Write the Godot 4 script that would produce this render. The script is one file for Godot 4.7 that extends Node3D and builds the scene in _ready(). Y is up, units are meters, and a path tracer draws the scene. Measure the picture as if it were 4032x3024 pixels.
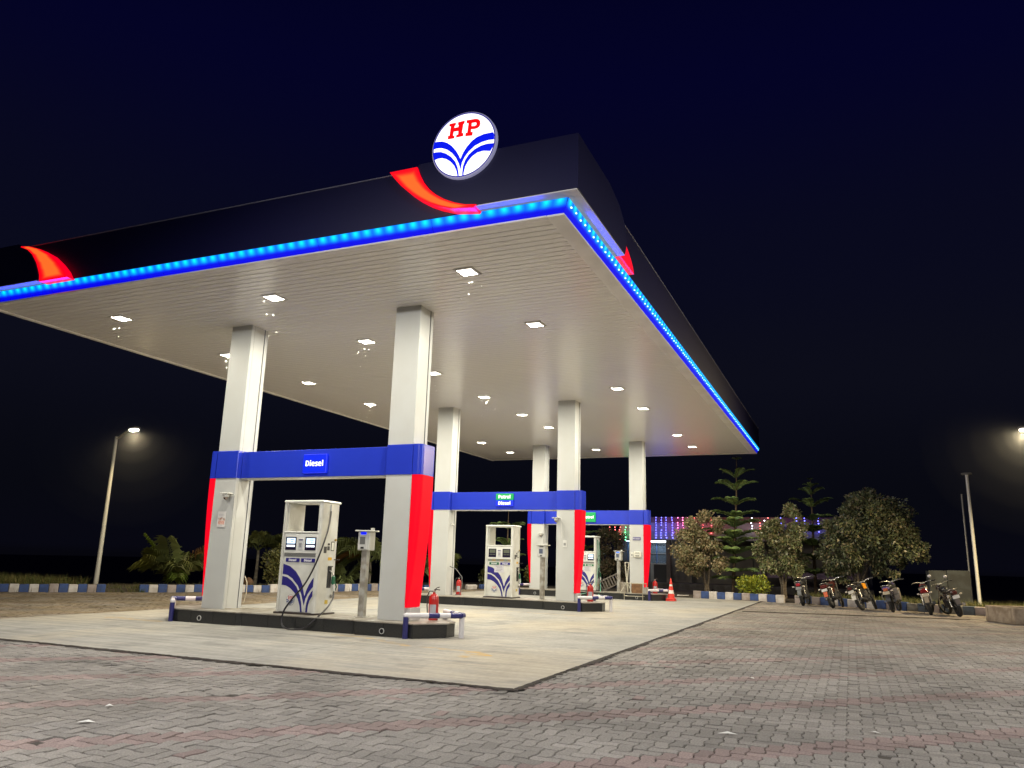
extends Node3D

const H := 6.05                                     # height of the canopy ceiling
const GATE_D := [12.405, 21.635, 29.885]            # distance of each pump island behind the camera line
const LEFT_COL := -11.5735
const RIGHT_COL := -7.4912
const COL_W := 0.5415
const COL_D := 0.508
const LED_PITCH := 0.21

var rng := RandomNumberGenerator.new()
var names := {}
var mats := {}
var cam_r := Vector3(0.919193, 0.027061, -0.392877)
var cam_u := Vector3(0.063397, 0.974456, 0.215445)
var cam_f := Vector3(-0.388672, 0.222943, -0.893997)
var cam_at := Vector3(0, 1.34, 0)


# collects triangles; quads are given counter-clockwise as seen from outside
class MB:
	var v := PackedVector3Array()
	var n := PackedVector3Array()
	var uv := PackedVector2Array()
	var col := PackedColorArray()
	var ix := PackedInt32Array()
	var tint := Color(1, 1, 1)
	var tinted := false

	func put(p: Vector3, nn: Vector3, t := Vector2.ZERO) -> int:
		v.append(p)
		n.append(nn)
		uv.append(t)
		col.append(tint)
		return v.size() - 1

	func tri(a: Vector3, b: Vector3, c: Vector3) -> void:
		var nn := (b - a).cross(c - a).normalized()
		var i := put(a, nn)
		put(b, nn)
		put(c, nn)
		ix.append_array(PackedInt32Array([i, i + 2, i + 1]))

	func quad(a: Vector3, b: Vector3, c: Vector3, d: Vector3, ta := Vector2(0, 1), tb := Vector2(1, 1), tc := Vector2(1, 0), td := Vector2(0, 0)) -> void:
		var nn := (c - a).cross(d - b).normalized()
		var i := put(a, nn, ta)
		put(b, nn, tb)
		put(c, nn, tc)
		put(d, nn, td)
		ix.append_array(PackedInt32Array([i, i + 2, i + 1, i, i + 3, i + 2]))

	func quads(p: Array, nn: Array) -> void:          # four points with a normal each
		var i := put(p[0], nn[0])
		put(p[1], nn[1])
		put(p[2], nn[2])
		put(p[3], nn[3])
		ix.append_array(PackedInt32Array([i, i + 2, i + 1, i, i + 3, i + 2]))

	func face(p: Array, from: Vector3) -> void:       # a convex face turned away from a point inside
		var mid := Vector3.ZERO
		for q in p:
			mid += q
		mid /= p.size()
		var nn: Vector3 = (p[1] - p[0]).cross(p[2] - p[0])
		var o := p.duplicate()
		if nn.dot(mid - from) < 0:
			o.reverse()
		if o.size() == 3:
			tri(o[0], o[1], o[2])
		else:
			quad(o[0], o[1], o[2], o[3])

	func box(c: Vector3, s: Vector3, b := 0.0, xf := Transform3D()) -> void:
		var h := s * 0.5
		b = minf(b, minf(h.x, minf(h.y, h.z)) * 0.9)
		var mid := xf * c
		for k in 3:
			var k1 := (k + 1) % 3
			var k2 := (k + 2) % 3
			for sg: float in [-1.0, 1.0]:
				var f := []
				for q in [[-1, -1], [1, -1], [1, 1], [-1, 1]]:
					var p := Vector3.ZERO
					p[k] = h[k] * sg
					p[k1] = (h[k1] - b) * q[0]
					p[k2] = (h[k2] - b) * q[1]
					f.append(xf * (c + p))
				face(f, mid)
			if b > 0.0:
				for s1: float in [-1.0, 1.0]:
					for s2: float in [-1.0, 1.0]:
						var f := []
						for e in [[-1, 0], [1, 0], [1, 1], [-1, 1]]:
							var p := Vector3.ZERO
							p[k] = (h[k] - b) * e[0]
							p[k1] = (h[k1] - (b if e[1] == 1 else 0.0)) * s1
							p[k2] = (h[k2] - (0.0 if e[1] == 1 else b)) * s2
							f.append(xf * (c + p))
						face(f, mid)
		if b > 0.0:
			for a: float in [-1.0, 1.0]:
				for e: float in [-1.0, 1.0]:
					for g: float in [-1.0, 1.0]:
						var f := []
						for k in 3:
							var p := Vector3((h.x - b) * a, (h.y - b) * e, (h.z - b) * g)
							p[k] = h[k] * [a, e, g][k]
							f.append(xf * (c + p))
						face(f, mid)

	func prism(poly: PackedVector2Array, z0: float, z1: float, xf := Transform3D(), back := true) -> void:
		var area := 0.0
		for i in poly.size():
			area += poly[i].cross(poly[(i + 1) % poly.size()])
		var pl := poly.duplicate()
		if area < 0:
			pl.reverse()
		var t := Geometry2D.triangulate_polygon(pl)
		for i in range(0, t.size(), 3):
			var a := pl[t[i]]
			var b := pl[t[i + 1]]
			var c := pl[t[i + 2]]
			if (b - a).cross(c - a) < 0:
				var s := b
				b = c
				c = s
			tri(xf * Vector3(a.x, a.y, z1), xf * Vector3(b.x, b.y, z1), xf * Vector3(c.x, c.y, z1))
			if back:
				tri(xf * Vector3(a.x, a.y, z0), xf * Vector3(c.x, c.y, z0), xf * Vector3(b.x, b.y, z0))
		for i in pl.size():
			var a := pl[i]
			var b := pl[(i + 1) % pl.size()]
			quad(xf * Vector3(a.x, a.y, z0), xf * Vector3(b.x, b.y, z0), xf * Vector3(b.x, b.y, z1), xf * Vector3(a.x, a.y, z1))

	func tube(path: Array, rad, sides := 8, caps := true) -> void:
		var rings := []
		var nrm := []
		var side := Vector3.ZERO
		for i in path.size():
			var p: Vector3 = path[i]
			var dir: Vector3 = (path[mini(i + 1, path.size() - 1)] - path[maxi(i - 1, 0)]).normalized()
			if i == 0:
				side = dir.cross(Vector3.UP if absf(dir.y) < 0.9 else Vector3.RIGHT).normalized()
			side = (side - dir * side.dot(dir)).normalized()
			var up := dir.cross(side)
			var r: float = rad[i] if rad is Array else rad
			var ring := []
			var nn := []
			for k in sides:
				var a := TAU * k / sides
				var o := side * cos(a) + up * sin(a)
				ring.append(p + o * r)
				nn.append(o)
			rings.append(ring)
			nrm.append(nn)
		for i in path.size() - 1:
			for k in sides:
				var k2 := (k + 1) % sides
				quads([rings[i][k], rings[i][k2], rings[i + 1][k2], rings[i + 1][k]], [nrm[i][k], nrm[i][k2], nrm[i + 1][k2], nrm[i + 1][k]])
		if caps:
			for k in range(1, sides - 1):
				tri(rings[0][0], rings[0][k + 1], rings[0][k])
				var l: Array = rings[path.size() - 1]
				tri(l[0], l[k], l[k + 1])

	func lathe(profile: Array, sides := 16, xf := Transform3D()) -> void:   # Vector2(radius, height) upwards, outside to the right
		for i in profile.size() - 1:
			var a: Vector2 = profile[i]
			var b: Vector2 = profile[i + 1]
			var e := b - a
			var out := Vector2(e.y, -e.x).normalized()
			for k in sides:
				var p := []
				var nn := []
				for q in [[k, a], [k + 1, a], [k + 1, b], [k, b]]:
					var ang: float = -TAU * q[0] / sides
					var c := Vector3(cos(ang), 0, sin(ang))
					p.append(xf * (c * q[1].x + Vector3.UP * q[1].y))
					nn.append((xf.basis * (c * out.x + Vector3.UP * out.y)).normalized())
				quads(p, nn)

	func ball(c: Vector3, r: Vector3, sides := 10, rows := 6) -> void:
		for j in rows:
			for k in sides:
				var p := []
				var nn := []
				for q in [[k, j], [k + 1, j], [k + 1, j + 1], [k, j + 1]]:
					var a: float = -TAU * q[0] / sides
					var b: float = -PI / 2 + PI * q[1] / rows
					var o := Vector3(cos(a) * cos(b), sin(b), sin(a) * cos(b))
					p.append(c + o * r)
					nn.append((o / r).normalized())
				quads(p, nn)

	func moved(by: Vector3) -> MB:
		for i in v.size():
			v[i] += by
		return self

	func mesh() -> ArrayMesh:
		var a := []
		a.resize(Mesh.ARRAY_MAX)
		a[Mesh.ARRAY_VERTEX] = v
		a[Mesh.ARRAY_NORMAL] = n
		a[Mesh.ARRAY_TEX_UV] = uv
		if tinted:
			a[Mesh.ARRAY_COLOR] = col
		a[Mesh.ARRAY_INDEX] = ix
		var m := ArrayMesh.new()
		m.add_surface_from_arrays(Mesh.PRIMITIVE_TRIANGLES, a)
		return m


func V(x: float, y: float, d: float) -> Vector3:
	return Vector3(x, y, -d)


func P(l: Array) -> PackedVector2Array:
	var p := PackedVector2Array()
	for i in range(0, l.size(), 2):
		p.append(Vector2(l[i], l[i + 1]))
	return p


func lin(r: float, g: float, b: float, a := 1.0) -> Color:
	var c := Color(r, g, b).linear_to_srgb()
	c.a = a
	return c


func mat(r: float, g: float, b: float, rough := 0.6, metal := 0.0) -> StandardMaterial3D:
	var key := "%s %s %s %s %s" % [r, g, b, rough, metal]
	if mats.has(key):
		return mats[key]
	var m := StandardMaterial3D.new()
	m.albedo_color = lin(r, g, b)
	m.roughness = rough
	m.metallic = metal
	mats[key] = m
	return m


func glow(r: float, g: float, b: float, energy := 1.0) -> StandardMaterial3D:
	var key := "glow %s %s %s %s" % [r, g, b, energy]
	if mats.has(key):
		return mats[key]
	var m := StandardMaterial3D.new()
	m.albedo_color = lin(r * 0.5, g * 0.5, b * 0.5)
	m.roughness = 0.4
	m.emission_enabled = true
	m.emission = lin(r, g, b)
	m.emission_energy_multiplier = energy
	mats[key] = m
	return m


func numbered(called: String) -> String:
	var k: int = names.get(called, 0)
	names[called] = k + 1
	return called if k == 0 else "%s_%03d" % [called, k]


func thing(called: String, label: String, category: String, at := Vector3.ZERO, turn := 0.0, group := "") -> Node3D:
	var o := Node3D.new()
	o.name = numbered(called)
	add_child(o)
	o.position = at
	o.rotation.y = turn
	o.set_meta("label", label)
	o.set_meta("category", category)
	if group:
		o.set_meta("group", group)
	return o


func structure(called: String, label: String) -> Node3D:
	var o := Node3D.new()
	o.name = numbered(called)
	add_child(o)
	o.set_meta("kind", "structure")
	o.set_meta("label", label)
	return o


func copy(t: Node3D, label: String) -> Node3D:
	var o: Node3D = t.duplicate()
	o.name = numbered(String(t.name).rstrip("0123456789").trim_suffix("_"))
	add_child(o)
	o.set_meta("label", label)
	return o


func part(parent: Node3D, called: String, mb, m: Material) -> MeshInstance3D:
	var o := MeshInstance3D.new()
	o.name = called
	o.mesh = mb.mesh() if mb is MB else mb
	o.material_override = m
	parent.add_child(o, true)
	return o


func bpart(parent: Node3D, called: String, c: Vector3, s: Vector3, m: Material, b := 0.0) -> MeshInstance3D:
	var mb := MB.new()
	mb.box(c, s, b)
	return part(parent, called, mb, m)


func tpart(parent: Node3D, called: String, path: Array, r, m: Material, sides := 8) -> MeshInstance3D:
	var mb := MB.new()
	mb.tube(path, r, sides)
	return part(parent, called, mb, m)


func letters(parent: Node3D, called: String, words: String, cap: float, at: Vector3, m: Material, font := "Droid Sans", weight := 700, turn := 0.0) -> MeshInstance3D:
	var t := TextMesh.new()
	var f := SystemFont.new()
	f.font_names = PackedStringArray([font])
	f.font_weight = weight
	t.font = f
	t.text = words
	t.font_size = 64
	t.pixel_size = cap / (0.714 * 64)
	t.depth = 0.004
	t.curve_step = 2.0
	var o := MeshInstance3D.new()
	o.name = called
	o.mesh = t
	o.material_override = m
	o.position = at
	o.rotation.y = turn
	parent.add_child(o, true)
	return o


func noise_bytes(w: int, h: int, sd: int, freq: float, octaves: int) -> PackedByteArray:
	var f := FastNoiseLite.new()
	f.seed = sd
	f.noise_type = FastNoiseLite.TYPE_SIMPLEX_SMOOTH
	f.frequency = freq
	f.fractal_octaves = octaves
	var im := f.get_seamless_image(w, h)
	im.convert(Image.FORMAT_L8)
	return im.get_data()


# grey grain that multiplies a base colour: linear lo to hi
func grain(size: int, sd: int, freq: float, octaves: int, lo: float, hi: float, warm := 0.0) -> ImageTexture:
	var b := noise_bytes(size, size, sd, freq, octaves)
	var table := []
	for i in 256:
		var t := smoothstep(0.15, 0.85, i / 255.0)
		var k := lerpf(lo, hi, t) / maxf(hi, 1.0)
		var c := Color(k, k * (1.0 - warm * (1.0 - t)), k * (1.0 - 2.0 * warm * (1.0 - t))).linear_to_srgb()
		table.append([int(c.r * 255), int(c.g * 255), int(c.b * 255)])
	var out := PackedByteArray()
	out.resize(size * size * 3)
	for i in b.size():
		var c: Array = table[b[i]]
		out[i * 3] = c[0]
		out[i * 3 + 1] = c[1]
		out[i * 3 + 2] = c[2]
	return ImageTexture.create_from_image(Image.create_from_data(size, size, false, Image.FORMAT_RGB8, out))


func relief(size: int, sd: int, freq: float, octaves: int) -> ImageTexture:
	return ImageTexture.create_from_image(Image.create_from_data(size, size, false, Image.FORMAT_L8, noise_bytes(size, size, sd, freq, octaves)))


func worldly(m: StandardMaterial3D, tex: Texture2D, per_metre: float) -> StandardMaterial3D:
	m.albedo_texture = tex
	m.uv1_triplanar = true
	m.uv1_world_triplanar = true
	m.uv1_scale = Vector3.ONE * per_metre
	return m


func textured(r: float, g: float, b: float, rough: float, tex: Texture2D, per_metre: float, bump: Texture2D = null, cm := 0.0) -> StandardMaterial3D:
	var m := StandardMaterial3D.new()
	m.albedo_color = lin(r, g, b)
	m.roughness = rough
	worldly(m, tex, per_metre)
	if bump:
		m.heightmap_enabled = true
		m.heightmap_texture = bump
		m.heightmap_scale = cm
	return m


var tex_fine: ImageTexture
var tex_blot: ImageTexture
var tex_soft: ImageTexture
var tex_dirt: ImageTexture
var bump_fine: ImageTexture


func _ready() -> void:
	rng.seed = 7
	# camera
	var cam := Camera3D.new()
	cam.name = "camera"
	cam.fov = 52.992
	cam.near = 0.05
	cam.far = 900.0
	cam.transform = Transform3D(Basis(cam_r, cam_u, -cam_f).orthonormalized(), cam_at)
	add_child(cam)
	cam.current = true
	# night sky
	var sm := PanoramaSkyMaterial.new()
	sm.panorama = sky_image()
	var sky := Sky.new()
	sky.sky_material = sm
	var env := Environment.new()
	env.background_mode = Environment.BG_SKY
	env.sky = sky
	env.tonemap_mode = Environment.TONE_MAPPER_LINEAR
	env.tonemap_exposure = 1.0
	env.volumetric_fog_enabled = true
	env.volumetric_fog_density = 0.0
	env.sdfgi_enabled = true
	env.ssao_enabled = true
	env.ssil_enabled = true
	var we := WorldEnvironment.new()
	we.name = "world_environment"
	we.environment = env
	add_child(we)
	# shared textures
	tex_fine = grain(512, 3, 0.035, 5, 0.80, 1.14)
	tex_blot = grain(512, 5, 0.008, 5, 0.93, 1.05, 0.01)
	tex_soft = grain(512, 6, 0.006, 5, 0.965, 1.0, 0.01)
	tex_dirt = grain(512, 9, 0.006, 6, 0.66, 1.12, 0.08)
	bump_fine = relief(512, 11, 0.05, 5)
	# the large structure first
	build_ground()
	build_pad()
	build_paving()
	build_kerbs()
	build_canopy()
	for i in 3:
		build_gate(i)
	build_ceiling_lights()
	build_office()
	build_lamps()
	# then the objects
	for i in 3:
		build_island(i)
		build_pump(i)
		build_terminal(i)
	build_small_things()
	build_bikes()
	build_plants()


func sky_image() -> ImageTexture:                   # clear night air: near black at the horizon, faint grey-blue above it, navy higher up
	var stops := [[0.0, 5, 5, 11], [5.0, 8, 9, 17], [13.0, 12, 13, 25], [22.0, 9, 10, 29], [34.0, 4, 4, 37], [55.0, 1, 1, 24], [90.0, 1, 1, 12]]
	var im := Image.create(64, 512, false, Image.FORMAT_RGBF)
	for j in 512:
		var e := 90.0 - 180.0 * (j + 0.5) / 512.0
		var c := Color8(6, 6, 12)
		for k in 6:
			if e >= stops[k][0]:
				var t: float = (e - stops[k][0]) / (stops[k + 1][0] - stops[k][0])
				t = smoothstep(0.0, 1.0, t) * 0.5 + t * 0.5
				c = Color(lerpf(stops[k][1], stops[k + 1][1], t), lerpf(stops[k][2], stops[k + 1][2], t), lerpf(stops[k][3], stops[k + 1][3], t)) / 255.0
		c.a = 1.0
		var l := c.srgb_to_linear()
		for i in 64:
			im.set_pixel(i, j, l)
	return ImageTexture.create_from_image(im)


func kerb_left_x(d: float) -> float:                # the kerb line on the far left, as x at a distance
	if d < 15.9:
		return -23.5 + (d - 15.9) * 0.66
	if d < 22.6:
		return lerpf(-23.5, -19.0, (d - 15.9) / 6.7)
	return lerpf(-19.0, -15.6, (d - 22.6) / 11.4)


func kerb_right_d(x: float) -> float:               # the kerb line at the back
	if x < -2.4:
		return lerpf(33.75, 33.15, (x + 6.3) / 3.9)
	return lerpf(33.2, 29.6, clampf((x + 2.1) / 6.4, 0, 1.6))


func ground_height(x: float, d: float) -> float:
	var beyond := maxf((kerb_left_x(d) - x) * 0.83, d - kerb_right_d(x))
	if d < 15.9:
		beyond = maxf((kerb_left_x(d) - x) * 0.83, -1.0)
	if beyond < -0.1:
		return -0.045
	if beyond < 0.15:
		return lerpf(-0.045, 0.1, (beyond + 0.1) / 0.25)
	var bed := 4.2 if x < -13.0 else 6.5
	if beyond < bed:
		return 0.1
	if x > -15.0:                                   # level yard round the office
		return lerpf(0.1, -0.2, clampf((beyond - bed) / 3.0, 0, 1))
	return lerpf(0.1, -3.0, smoothstep(0.0, 7.0, beyond - bed))


func build_ground() -> void:
	var xs := []
	var ds := []
	for k in [-420, -200, -110, -70, -50, -42, -38, -35, -33]:
		xs.append(float(k))
	for k in 89:
		xs.append(-32.0 + k * 0.5)
	for k in [14, 18, 26, 40, 70, 140, 300, 420]:
		xs.append(float(k))
	for k in [-300, -100, -40, -15, -5]:
		ds.append(float(k))
	for k in 100:
		ds.append(-1.0 + k * 0.5)
	for k in [52, 60, 75, 100, 150, 260, 420, 600]:
		ds.append(float(k))
	var mb := MB.new()
	for i in xs.size() - 1:
		for j in ds.size() - 1:
			var q := []
			for e in [[0, 0], [1, 0], [1, 1], [0, 1]]:
				var x: float = xs[i + e[0]]
				var d: float = ds[j + e[1]]
				q.append(V(x, ground_height(x, d), d))
			mb.quad(q[0], q[1], q[2], q[3])
	var g := part(self, "ground", mb, textured(0.055, 0.043, 0.03, 0.95, tex_dirt, 0.35, bump_fine, 1.5))
	g.set_meta("kind", "structure")
	g.set_meta("label", "dark bare earth around and under the paved forecourt")


func pad_image() -> ImageTexture:
	var w := 1024
	var h := 1536
	var big := noise_bytes(256, 256, 21, 0.012, 4)
	var mid := noise_bytes(256, 256, 22, 0.03, 4)
	var fine := noise_bytes(512, 512, 23, 0.12, 3)
	var st := FastNoiseLite.new()
	st.seed = 24
	st.frequency = 1.0
	st.fractal_octaves = 3
	var worn := FastNoiseLite.new()
	worn.seed = 25
	worn.frequency = 1.0
	worn.fractal_octaves = 3
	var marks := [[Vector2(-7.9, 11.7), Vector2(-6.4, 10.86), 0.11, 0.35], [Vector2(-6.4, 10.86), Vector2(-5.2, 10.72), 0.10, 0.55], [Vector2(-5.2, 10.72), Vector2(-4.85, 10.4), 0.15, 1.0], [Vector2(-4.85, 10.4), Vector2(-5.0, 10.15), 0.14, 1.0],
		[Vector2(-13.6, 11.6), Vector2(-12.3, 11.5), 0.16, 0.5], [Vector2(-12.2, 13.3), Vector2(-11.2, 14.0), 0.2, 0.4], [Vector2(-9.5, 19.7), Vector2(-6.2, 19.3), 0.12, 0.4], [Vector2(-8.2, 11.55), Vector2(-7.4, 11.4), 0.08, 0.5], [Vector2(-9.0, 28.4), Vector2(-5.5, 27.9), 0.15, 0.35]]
	var out := PackedByteArray()
	out.resize(w * h * 3)
	for j in h:
		var d := 7.97 + 25.6 * (j + 0.5) / h
		var close := []
		for mk in marks:
			if d > minf(mk[0].y, mk[1].y) - 0.3 and d < maxf(mk[0].y, mk[1].y) + 0.3:
				close.append(mk)
		for i in w:
			var x := -14.7 + 11.4 * (i + 0.5) / w
			var a := big[(j / 6 % 256) * 256 + (i / 5 % 256)] / 255.0
			var b := mid[(j / 2 % 256) * 256 + ((i / 2 + 70) % 256)] / 255.0
			var c := fine[(j % 512) * 512 + (i % 512)] / 255.0
			var s := st.get_noise_2d(x * 0.45, d * 5.0)
			var k := 0.86 + 0.22 * (a - 0.5) + 0.16 * (b - 0.5) + 0.22 * (c - 0.5) + 0.22 * s
			var dust := clampf((a - 0.42) * 2.2 + 0.5 * s, 0, 1) * 0.6
			var r := lerpf(0.335, 0.38, dust) * k
			var g := lerpf(0.325, 0.325, dust) * k
			var bl := lerpf(0.300, 0.235, dust) * k
			var oil := smoothstep(0.28, 0.6, worn.get_noise_2d(x * 0.8 + 40.0, d * 0.8)) * 0.22
			oil += smoothstep(0.5, 0.0, absf(fposmod(d - 14.2, 8.7) - 0.35)) * 0.0 + 0.22 * smoothstep(0.16, 0.04, absf(fposmod(d - 10.6, 8.75) - 0.45 - 0.2 * sin(x * 0.4))) * smoothstep(-0.2, 0.3, st.get_noise_2d(x * 0.7, d * 2.0 + 9.0))
			r *= 1.0 - oil
			g *= 1.0 - oil
			bl *= 1.0 - oil * 0.92
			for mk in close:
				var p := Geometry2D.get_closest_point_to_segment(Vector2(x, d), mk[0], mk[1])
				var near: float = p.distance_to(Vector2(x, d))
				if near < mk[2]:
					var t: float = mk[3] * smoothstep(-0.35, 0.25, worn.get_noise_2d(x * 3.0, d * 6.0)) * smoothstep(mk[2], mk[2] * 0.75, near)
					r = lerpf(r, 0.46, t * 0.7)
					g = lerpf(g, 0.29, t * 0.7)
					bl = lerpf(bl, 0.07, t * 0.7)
			var o := (j * w + i) * 3
			out[o] = int(255 * pow(clampf(r, 0, 1), 0.4545))
			out[o + 1] = int(255 * pow(clampf(g, 0, 1), 0.4545))
			out[o + 2] = int(255 * pow(clampf(bl, 0, 1), 0.4545))
	return ImageTexture.create_from_image(Image.create_from_data(w, h, false, Image.FORMAT_RGB8, out))


func build_pad() -> void:
	var s := structure("concrete_pad", "pale dusty concrete forecourt under the canopy, cast in slabs")
	var m := StandardMaterial3D.new()
	m.albedo_texture = pad_image()
	m.roughness = 0.78
	m.metallic_specular = 0.35
	m.heightmap_enabled = true
	m.heightmap_texture = relief(1024, 31, 0.2, 3)
	m.heightmap_scale = 0.25
	var xs := [-14.7, -11.0, -7.2, -3.35]
	var ds := [7.97, 12.2, 17.0, 21.6, 26.8, 30.2, 33.5]
	for i in 3:
		for j in 6:
			var mb := MB.new()
			var g := 0.006
			var x0: float = xs[i] + g
			var x1: float = xs[i + 1] - g
			var d0: float = ds[j] + g
			var d1: float = ds[j + 1] - g
			var uvs := []
			var q := []
			for e in [[x0, d0], [x1, d0], [x1, d1], [x0, d1]]:
				q.append(V(e[0], 0.015, e[1]))
				uvs.append(Vector2((e[0] + 14.7) / 11.4, (e[1] - 7.97) / 25.6))
			mb.quad(q[0], q[1], q[2], q[3], uvs[0], uvs[1], uvs[2], uvs[3])
			for k in 4:
				var k2 := (k + 1) % 4
				var dn := Vector3(0, -0.08, 0)
				mb.quad(q[k] + dn, q[k2] + dn, q[k2], q[k], uvs[k], uvs[k2], uvs[k2], uvs[k])
			part(s, "slab", mb, m)
	# the dark, crumbling joint between slab and pavers
	var jt := MB.new()
	var line := []
	var x := -14.7
	while x < -3.33:
		line.append([Vector2(x, 7.96), Vector2(0, -1)])
		x += 0.06
	line.append([Vector2(-3.335, 7.955), Vector2(0.7, -0.7)])
	var d := 8.0
	while d < 33.3:
		line.append([Vector2(-3.34, d), Vector2(1, 0)])
		d += 0.06 if d < 18 else 0.15
	var prev := []
	for k in line.size():
		var p: Vector2 = line[k][0]
		var o: Vector2 = line[k][1]
		var w := 0.035 + 0.02 * sin(p.x * 3.1 + p.y * 2.3) + rng.randf_range(-0.025, 0.04)
		var cur := [V(p.x - o.x * 0.012, 0.019 + rng.randf_range(-0.002, 0.003), p.y - o.y * 0.012), V(p.x + o.x * w, 0.009, p.y + o.y * w)]
		if k:
			jt.face([prev[0], cur[0], cur[1], prev[1]], Vector3(p.x, -5, -p.y))
		prev = cur
	var jp := part(s, "joint_filler", jt, textured(0.035, 0.026, 0.024, 1.0, tex_dirt, 3.0))
	jp.set_meta("kind", "stuff")


func zig(t: float) -> float:                        # the wavy edge of an interlocking paver: one wave per paver length
	return clampf(1.35 * sin(PI * t), -1.0, 1.0)


const PAVER := 0.1125


func paver_mesh(nx: int, nd: int, i0: int, j0: int) -> ArrayMesh:   # nx by nd lattice squares, edges bent so that neighbours interlock
	var amp := 0.0095
	var ring := []
	var mark := [0.0, 0.25, 0.5, 0.75]
	for k in nx:
		for t in mark:
			ring.append(Vector2(k + t, 0))
	for k in nd:
		for t in mark:
			ring.append(Vector2(nx, k + t))
	for k in nx:
		for t in mark:
			ring.append(Vector2(nx - k - t, nd))
	for k in nd:
		for t in mark:
			ring.append(Vector2(0, nd - k - t))
	var outer := []
	var c := Vector2(nx, nd) * 0.5 * PAVER
	for p in ring:
		var q := Vector2(p.x * PAVER + amp * zig(p.y + j0), p.y * PAVER + amp * zig(p.x + i0)) - c
		outer.append(q)
	var mb := MB.new()
	var top := []
	var low := []
	for k in outer.size():
		var q: Vector2 = outer[k]
		var s := Vector2(1.0 - 0.012 / (nx * PAVER), 1.0 - 0.012 / (nd * PAVER))
		var s2 := Vector2(1.0 - 0.0035 / (nx * PAVER), 1.0 - 0.0035 / (nd * PAVER))
		top.append(Vector3(q.x * s.x, 0, -q.y * s.y))
		low.append(Vector3(q.x * s2.x, -0.011, -q.y * s2.y))
	for k in outer.size():
		var k2 := (k + 1) % outer.size()
		mb.tri(Vector3.ZERO, top[k], top[k2])
		mb.quad(low[k], low[k2], top[k2], top[k])
	return mb.mesh()


func in_view(p: Vector3, margin: float) -> bool:
	var o := p - cam_at
	var z := o.dot(cam_f)
	if z < 0.5:
		return false
	return absf(o.dot(cam_r)) < z * (0.667 + margin) and absf(o.dot(cam_u)) < z * (0.5 + margin)


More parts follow.
